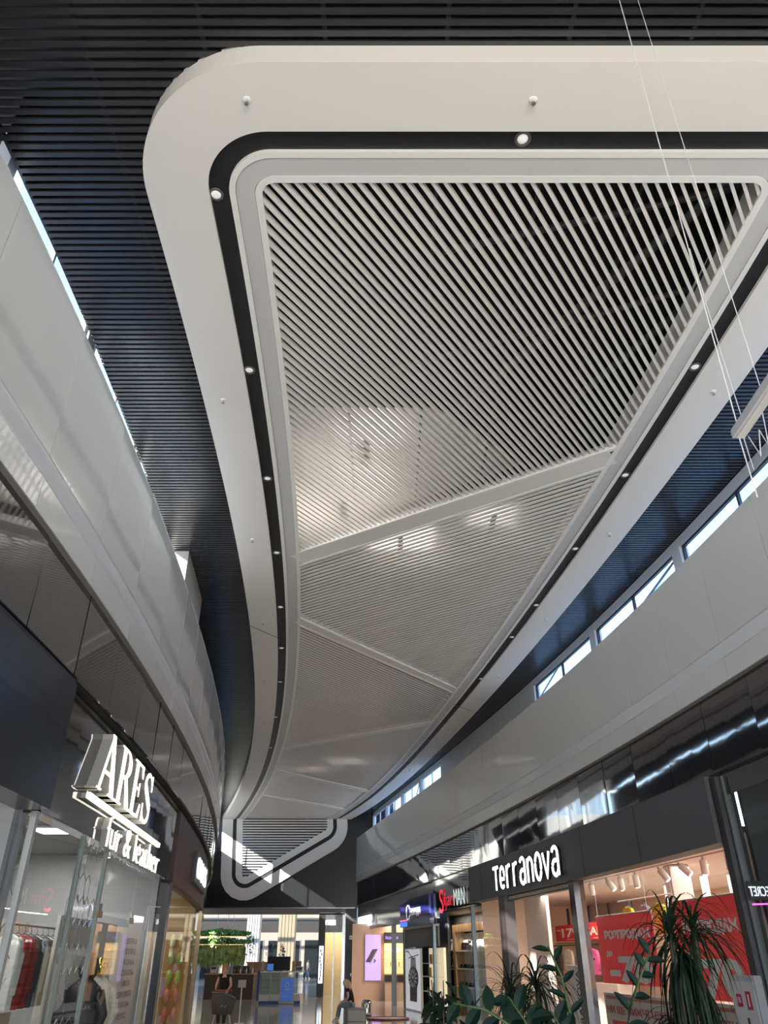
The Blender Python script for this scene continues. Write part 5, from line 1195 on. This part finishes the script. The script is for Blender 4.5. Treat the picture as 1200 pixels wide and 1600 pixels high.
MB().tube([(-.30, .26, 1.02), (.24, .26, 1.02)], .02, 10).build('handle', mat('red_handle', (.5, .05, .03), .4), t, True)
for x in (-.28, .22): MB().tube([(x, .26, 1.02), (x, .24, .85)], .012, 6).build('handle_bracket', M_dkmetal, t)
for sx in (-1, 1):
    for sy in (-1, 1): MB().tube([(sx * .2, sy * .16, .42), (sx * .31, sy * .24, .01)], .014, 8).build('leg', M_lret, t, True)
MB().tube([(-.06, -.29, .60), (.0, -.30, .66), (.06, -.29, .60), (.12, -.28, .65)], .014, 6).build('emblem', mat('pink_print', (.35, .22, .2), .6), t)
# seated woman seen from behind
J2 = dict(pelvis=(0, 0, .50), waist=(0, -.04, .64), chest=(.01, -.10, .84), neck=(.02, -.17, 1.0), head=(.02, -.235, 1.11), shL=(-.18, -.13, .95), shR=(.20, -.13, .95), elL=(-.24, -.16, .70), elR=(.30, -.08, .71),
          wrL=(-.16, -.36, .60), wrR=(.26, -.28, .60), hipL=(-.10, -.05, .46), hipR=(.09, -.05, .46), knL=(-.14, -.46, .50), knR=(.06, -.44, .48), anL=(-.12, -.50, .09), anR=(.10, -.52, .09), ftL=(0, -.13, -.04), ftR=(0, -.13, -.04))
person('woman with long blond hair in a black t-shirt sitting on the block bench', (-1.12, 31.2, FL - .02), math.radians(-100), J2, (M_blk_c, M_jean, mat('white_sneaker', (.75, .75, .73), .6)), ('light', (.75, .55, .30), 'long'), (0, -.85, -.5), .5)
# far walker
J3 = dict(J1); J3.update(wrL=(-.24, -.06, .90), wrR=(.23, -.10, .92), elL=(-.22, .0, 1.12), elR=(.22, .02, 1.12), anL=(-.08, -.2, .10), anR=(.08, .25, .12), knL=(-.08, -.14, .5), knR=(.08, .04, .48))
person('distant person in white shirt and blue jeans walking through the far hall', (-8.05, 92, FL), math.radians(70), J3, (mat('white_shirt', (.75, .72, .72), .8), mat('blue_jeans', (.05, .09, .2), .8), M_shoe), ('brown', (.2, .1, .06), 'long'), (0, -1, 0), .5)

# ================================================================== PLANTS IN THE FOREGROUND
random.seed(21)
M_drac = mat('dracaena_leaf', (.010, .022, .010), .5, spec=.2, var=.5, bscale=14); M_bark = mat('bark', (.10, .075, .05), .9, bump=.004, bscale=40); M_zz = mat('zz_leaf', (.005, .018, .010), .5, spec=.15, var=.4, bscale=10); M_stemg = mat('green_stem', (.06, .10, .03), .5)
M_soil = mat('soil', (.03, .02, .015), .95, bump=.01, bscale=40); M_planter = mat('planter_white', (.55, .54, .52), .35)
def leaf_arc(mb, p, d, L, w, droop, n=9):
    d = Vector(d).normalized(); side = d.cross(Vector((0, 0, 1)))
    if side.length < .05: side = Vector((1, 0, 0))
    side.normalize(); pts = [Vector(p)]; q = Vector(d)
    for i in range(n):
        q = (q + Vector((0, 0, -droop / n * (1 + i * .35)))).normalized(); pts.append(pts[-1] + q * L / n)
    ws = [w * .55] + [w * (1 - (i / n) ** 2.2) for i in range(1, n)] + [.001]
    k = len(mb.v)
    for i, pt in enumerate(pts):
        tdir = (pts[min(i + 1, n)] - pts[max(i - 1, 0)]).normalized(); nn = side.cross(tdir).normalized()
        mb.v += [tuple(pt - side * ws[i] / 2), tuple(pt - nn * ws[i] * .16), tuple(pt + side * ws[i] / 2)]
    for i in range(n):
        a_ = k + 3 * i; mb.f += [(a_, a_ + 1, a_ + 4, a_ + 3), (a_ + 1, a_ + 2, a_ + 5, a_ + 4)]
def crown(mb, c, n, L, w, droop, up=.9):
    for i in range(n):
        a_ = random.uniform(0, 6.283); e = random.uniform(-.35, up) ; d = (math.cos(a_), math.sin(a_), math.tan(min(1.35, max(-.5, e))) if e < 1.3 else 4)
        leaf_arc(mb, Vector(c) + Vector((0, 0, random.uniform(-.05, .03))), d, L * random.uniform(.7, 1.15), w * random.uniform(.7, 1.2), droop * random.uniform(.7, 1.4))
def planter(name, label, x, y, w, h):
    t = thing(name, label, 'planter', (x, y, FL)); bevel(MB().box(-w, w, -w, w, 0, h).build('box', M_planter, t), .02); MB().box(-w + .03, w - .03, -w + .03, w - .03, h, h + .01).build('soil', M_soil, t); return t
planter('planter', 'white planter tub holding the large dracaena', 1.6, 4.7, .32, .62)
planter('planter', 'white planter tub holding the small dracaena', .92, 5.6, .28, .62)
planter('planter', 'white planter tub holding the broad leaved plants', .72, 3.75, .42, .62)
planter('planter', 'white planter tub holding the drooping fig', .33, 4.9, .24, .62)
PZ = FL + .63
# large dracaena, three crowns
t = thing('dracaena', 'tallest spiky dracaena with drooping dark leaves before the right sale banner', 'potted plant', (1.6, 4.7, PZ))
for pts in ([(0, 0, 0), (-.05, -.03, .6), (-.05, -.08, 1.36)], [(.02, 0, 0), (.08, 0, .7), (.10, -.02, 1.38)], [(0, .02, 0), (.02, .05, .5), (-.02, .04, .96)]): MB().tube(pts, [.03, .022, .016], 8).build('stem', M_bark, t, True)
mb = MB(); crown(mb, (-.05, -.08, 1.36), 62, .44, .016, 1.1, 1.3); crown(mb, (.10, -.02, 1.38), 52, .42, .015, 1.1, 1.3); crown(mb, (.00, -.04, 1.27), 60, .50, .018, 3.6, .1); crown(mb, (.05, .0, 1.12), 45, .42, .018, 3.2, .2); crown(mb, (-.02, .04, .96), 60, .40, .016, 1.5, .9)
mb.build('foliage', M_drac, t)
t = thing('dracaena', 'shorter thin leaved dracaena before the open clothing shop door', 'potted plant', (.92, 5.6, PZ))
for pts in ([(0, 0, 0), (-.06, 0, .6), (-.11, 0, 1.06)], [(.02, 0, 0), (.05, 0, .6), (.05, 0, 1.10)]): MB().tube(pts, [.022, .018, .012], 8).build('stem', M_bark, t, True)
mb = MB(); crown(mb, (-.11, 0, 1.06), 55, .42, .013, 1.2, 1.3); crown(mb, (.05, 0, 1.10), 75, .46, .013, 1.5, 1.25); crown(mb, (.04, 0, .98), 60, .40, .014, 2.2, .3); mb.build('foliage', M_drac, t)
def oval_leaf(mb, p, d, nrm, L, w, n=6, fold=.12):
    p = Vector(p); d = Vector(d).normalized(); s = d.cross(Vector(nrm)).normalized(); nn = s.cross(d)
    k = len(mb.v)
    for i in range(n + 1):
        u = i / n; ww = w * math.sin(math.pi * (u * .93 + .05)) ** .8 / 2; c = p + d * L * u - nn * L * .18 * u * u
        mb.v += [tuple(c - s * ww + nn * ww * fold * 3), tuple(c), tuple(c + s * ww + nn * ww * fold * 3)]
    for i in range(n): a_ = k + 3 * i; mb.f += [(a_, a_ + 1, a_ + 4, a_ + 3), (a_ + 1, a_ + 2, a_ + 5, a_ + 4)]
def zz_stem(mbs, mbl, pts, n, L, w, start=.25):
    pts = [Vector(p) for p in pts]; mbs.tube(pts, [.010 - .006 * i / (len(pts) - 1) for i in range(len(pts))], 7)
    for i in range(n):
        u = start + (1 - start) * (i + .5) / n; f_ = u * (len(pts) - 1); j = min(int(f_), len(pts) - 2); p = pts[j].lerp(pts[j + 1], f_ - j); tdir = (pts[j + 1] - pts[j]).normalized()
        side = tdir.cross(Vector((0, -1, .2))).normalized() * (1 if i % 2 else -1)
        oval_leaf(mbl, p, side + tdir * .55 + Vector((0, random.uniform(-.3, .1), .15)), Vector((0, -.8, .6)), L * random.uniform(.85, 1.15) * (1 - .25 * (u - .3)), w)
def zzplant(label, loc, stems, n, L, w):
    t = thing('zz_plant', label, 'potted plant', loc); a_, b_ = MB(), MB()
    for st in stems: a_ = MB(); zz_stem(a_, b_, st, n, L, w); a_.build('stem', M_stemg, t, True)
    b_.build('foliage', M_zz, t)
# broad leaves at the centre, arching stem left, slim stem right
zzplant('glossy broad leaved plant arching low in the middle foreground', (.55, 3.5, PZ), [[(0, 0, .2), (-.02, 0, .7), (-.05, -.02, 1.02), (-.16, -.04, 1.08), (-.28, -.05, 1.10)], [(.0, 0, .2), (.05, 0, .7), (.03, .02, 1.0), (-.06, 0, 1.12)], [(.03, 0, .2), (.12, 0, .7), (.16, 0, .98), (.10, -.03, 1.07)]], 9, .105, .050)
zzplant('slim plant stem with small oval leaves before the vertical shop word', (.84, 4.15, PZ), [[(0, 0, .2), (.02, 0, .7), (.03, 0, 1.0), (0, 0, 1.18), (-.05, 0, 1.30)]], 9, .10, .032)
zzplant('leaning plant stem with folded oval leaves left of the tallest dracaena', (1.04, 3.95, PZ), [[(-.02, 0, .3), (-.01, 0, .9), (.06, 0, 1.08), (.13, 0, 1.20), (.18, 0, 1.28)]], 9, .085, .038)
# drooping fig
t = thing('fig_plant', 'small fig plant with drooping pointed leaves at the lower centre', 'potted plant', (.33, 4.9, PZ)); mb = MB()
for i in range(13):
    a_ = random.uniform(0, 6.283); r = random.uniform(.04, .17); top = random.uniform(.88, 1.16)
    pts = [Vector((0, 0, .2)), Vector((r * .4 * math.cos(a_), r * .4 * math.sin(a_), .65)), Vector((r * math.cos(a_), r * math.sin(a_), top))]
    MB().tube(pts, [.008, .006, .003], 6).build('branch', M_bark, t, True)
    for k in range(13):
        u = random.uniform(.2, 1); p = pts[1].lerp(pts[2], u); b_ = random.uniform(0, 6.283); oval_leaf(mb, p + Vector((math.cos(b_), math.sin(b_), 0)) * .012, Vector((math.cos(b_), math.sin(b_), random.uniform(-1.3, .1))), Vector((0, -.5, .8)), random.uniform(.07, .12), .036)
mb.build('foliage', mat('fig_leaf', (.009, .022, .010), .5, spec=.2, var=.4, bscale=10), t)
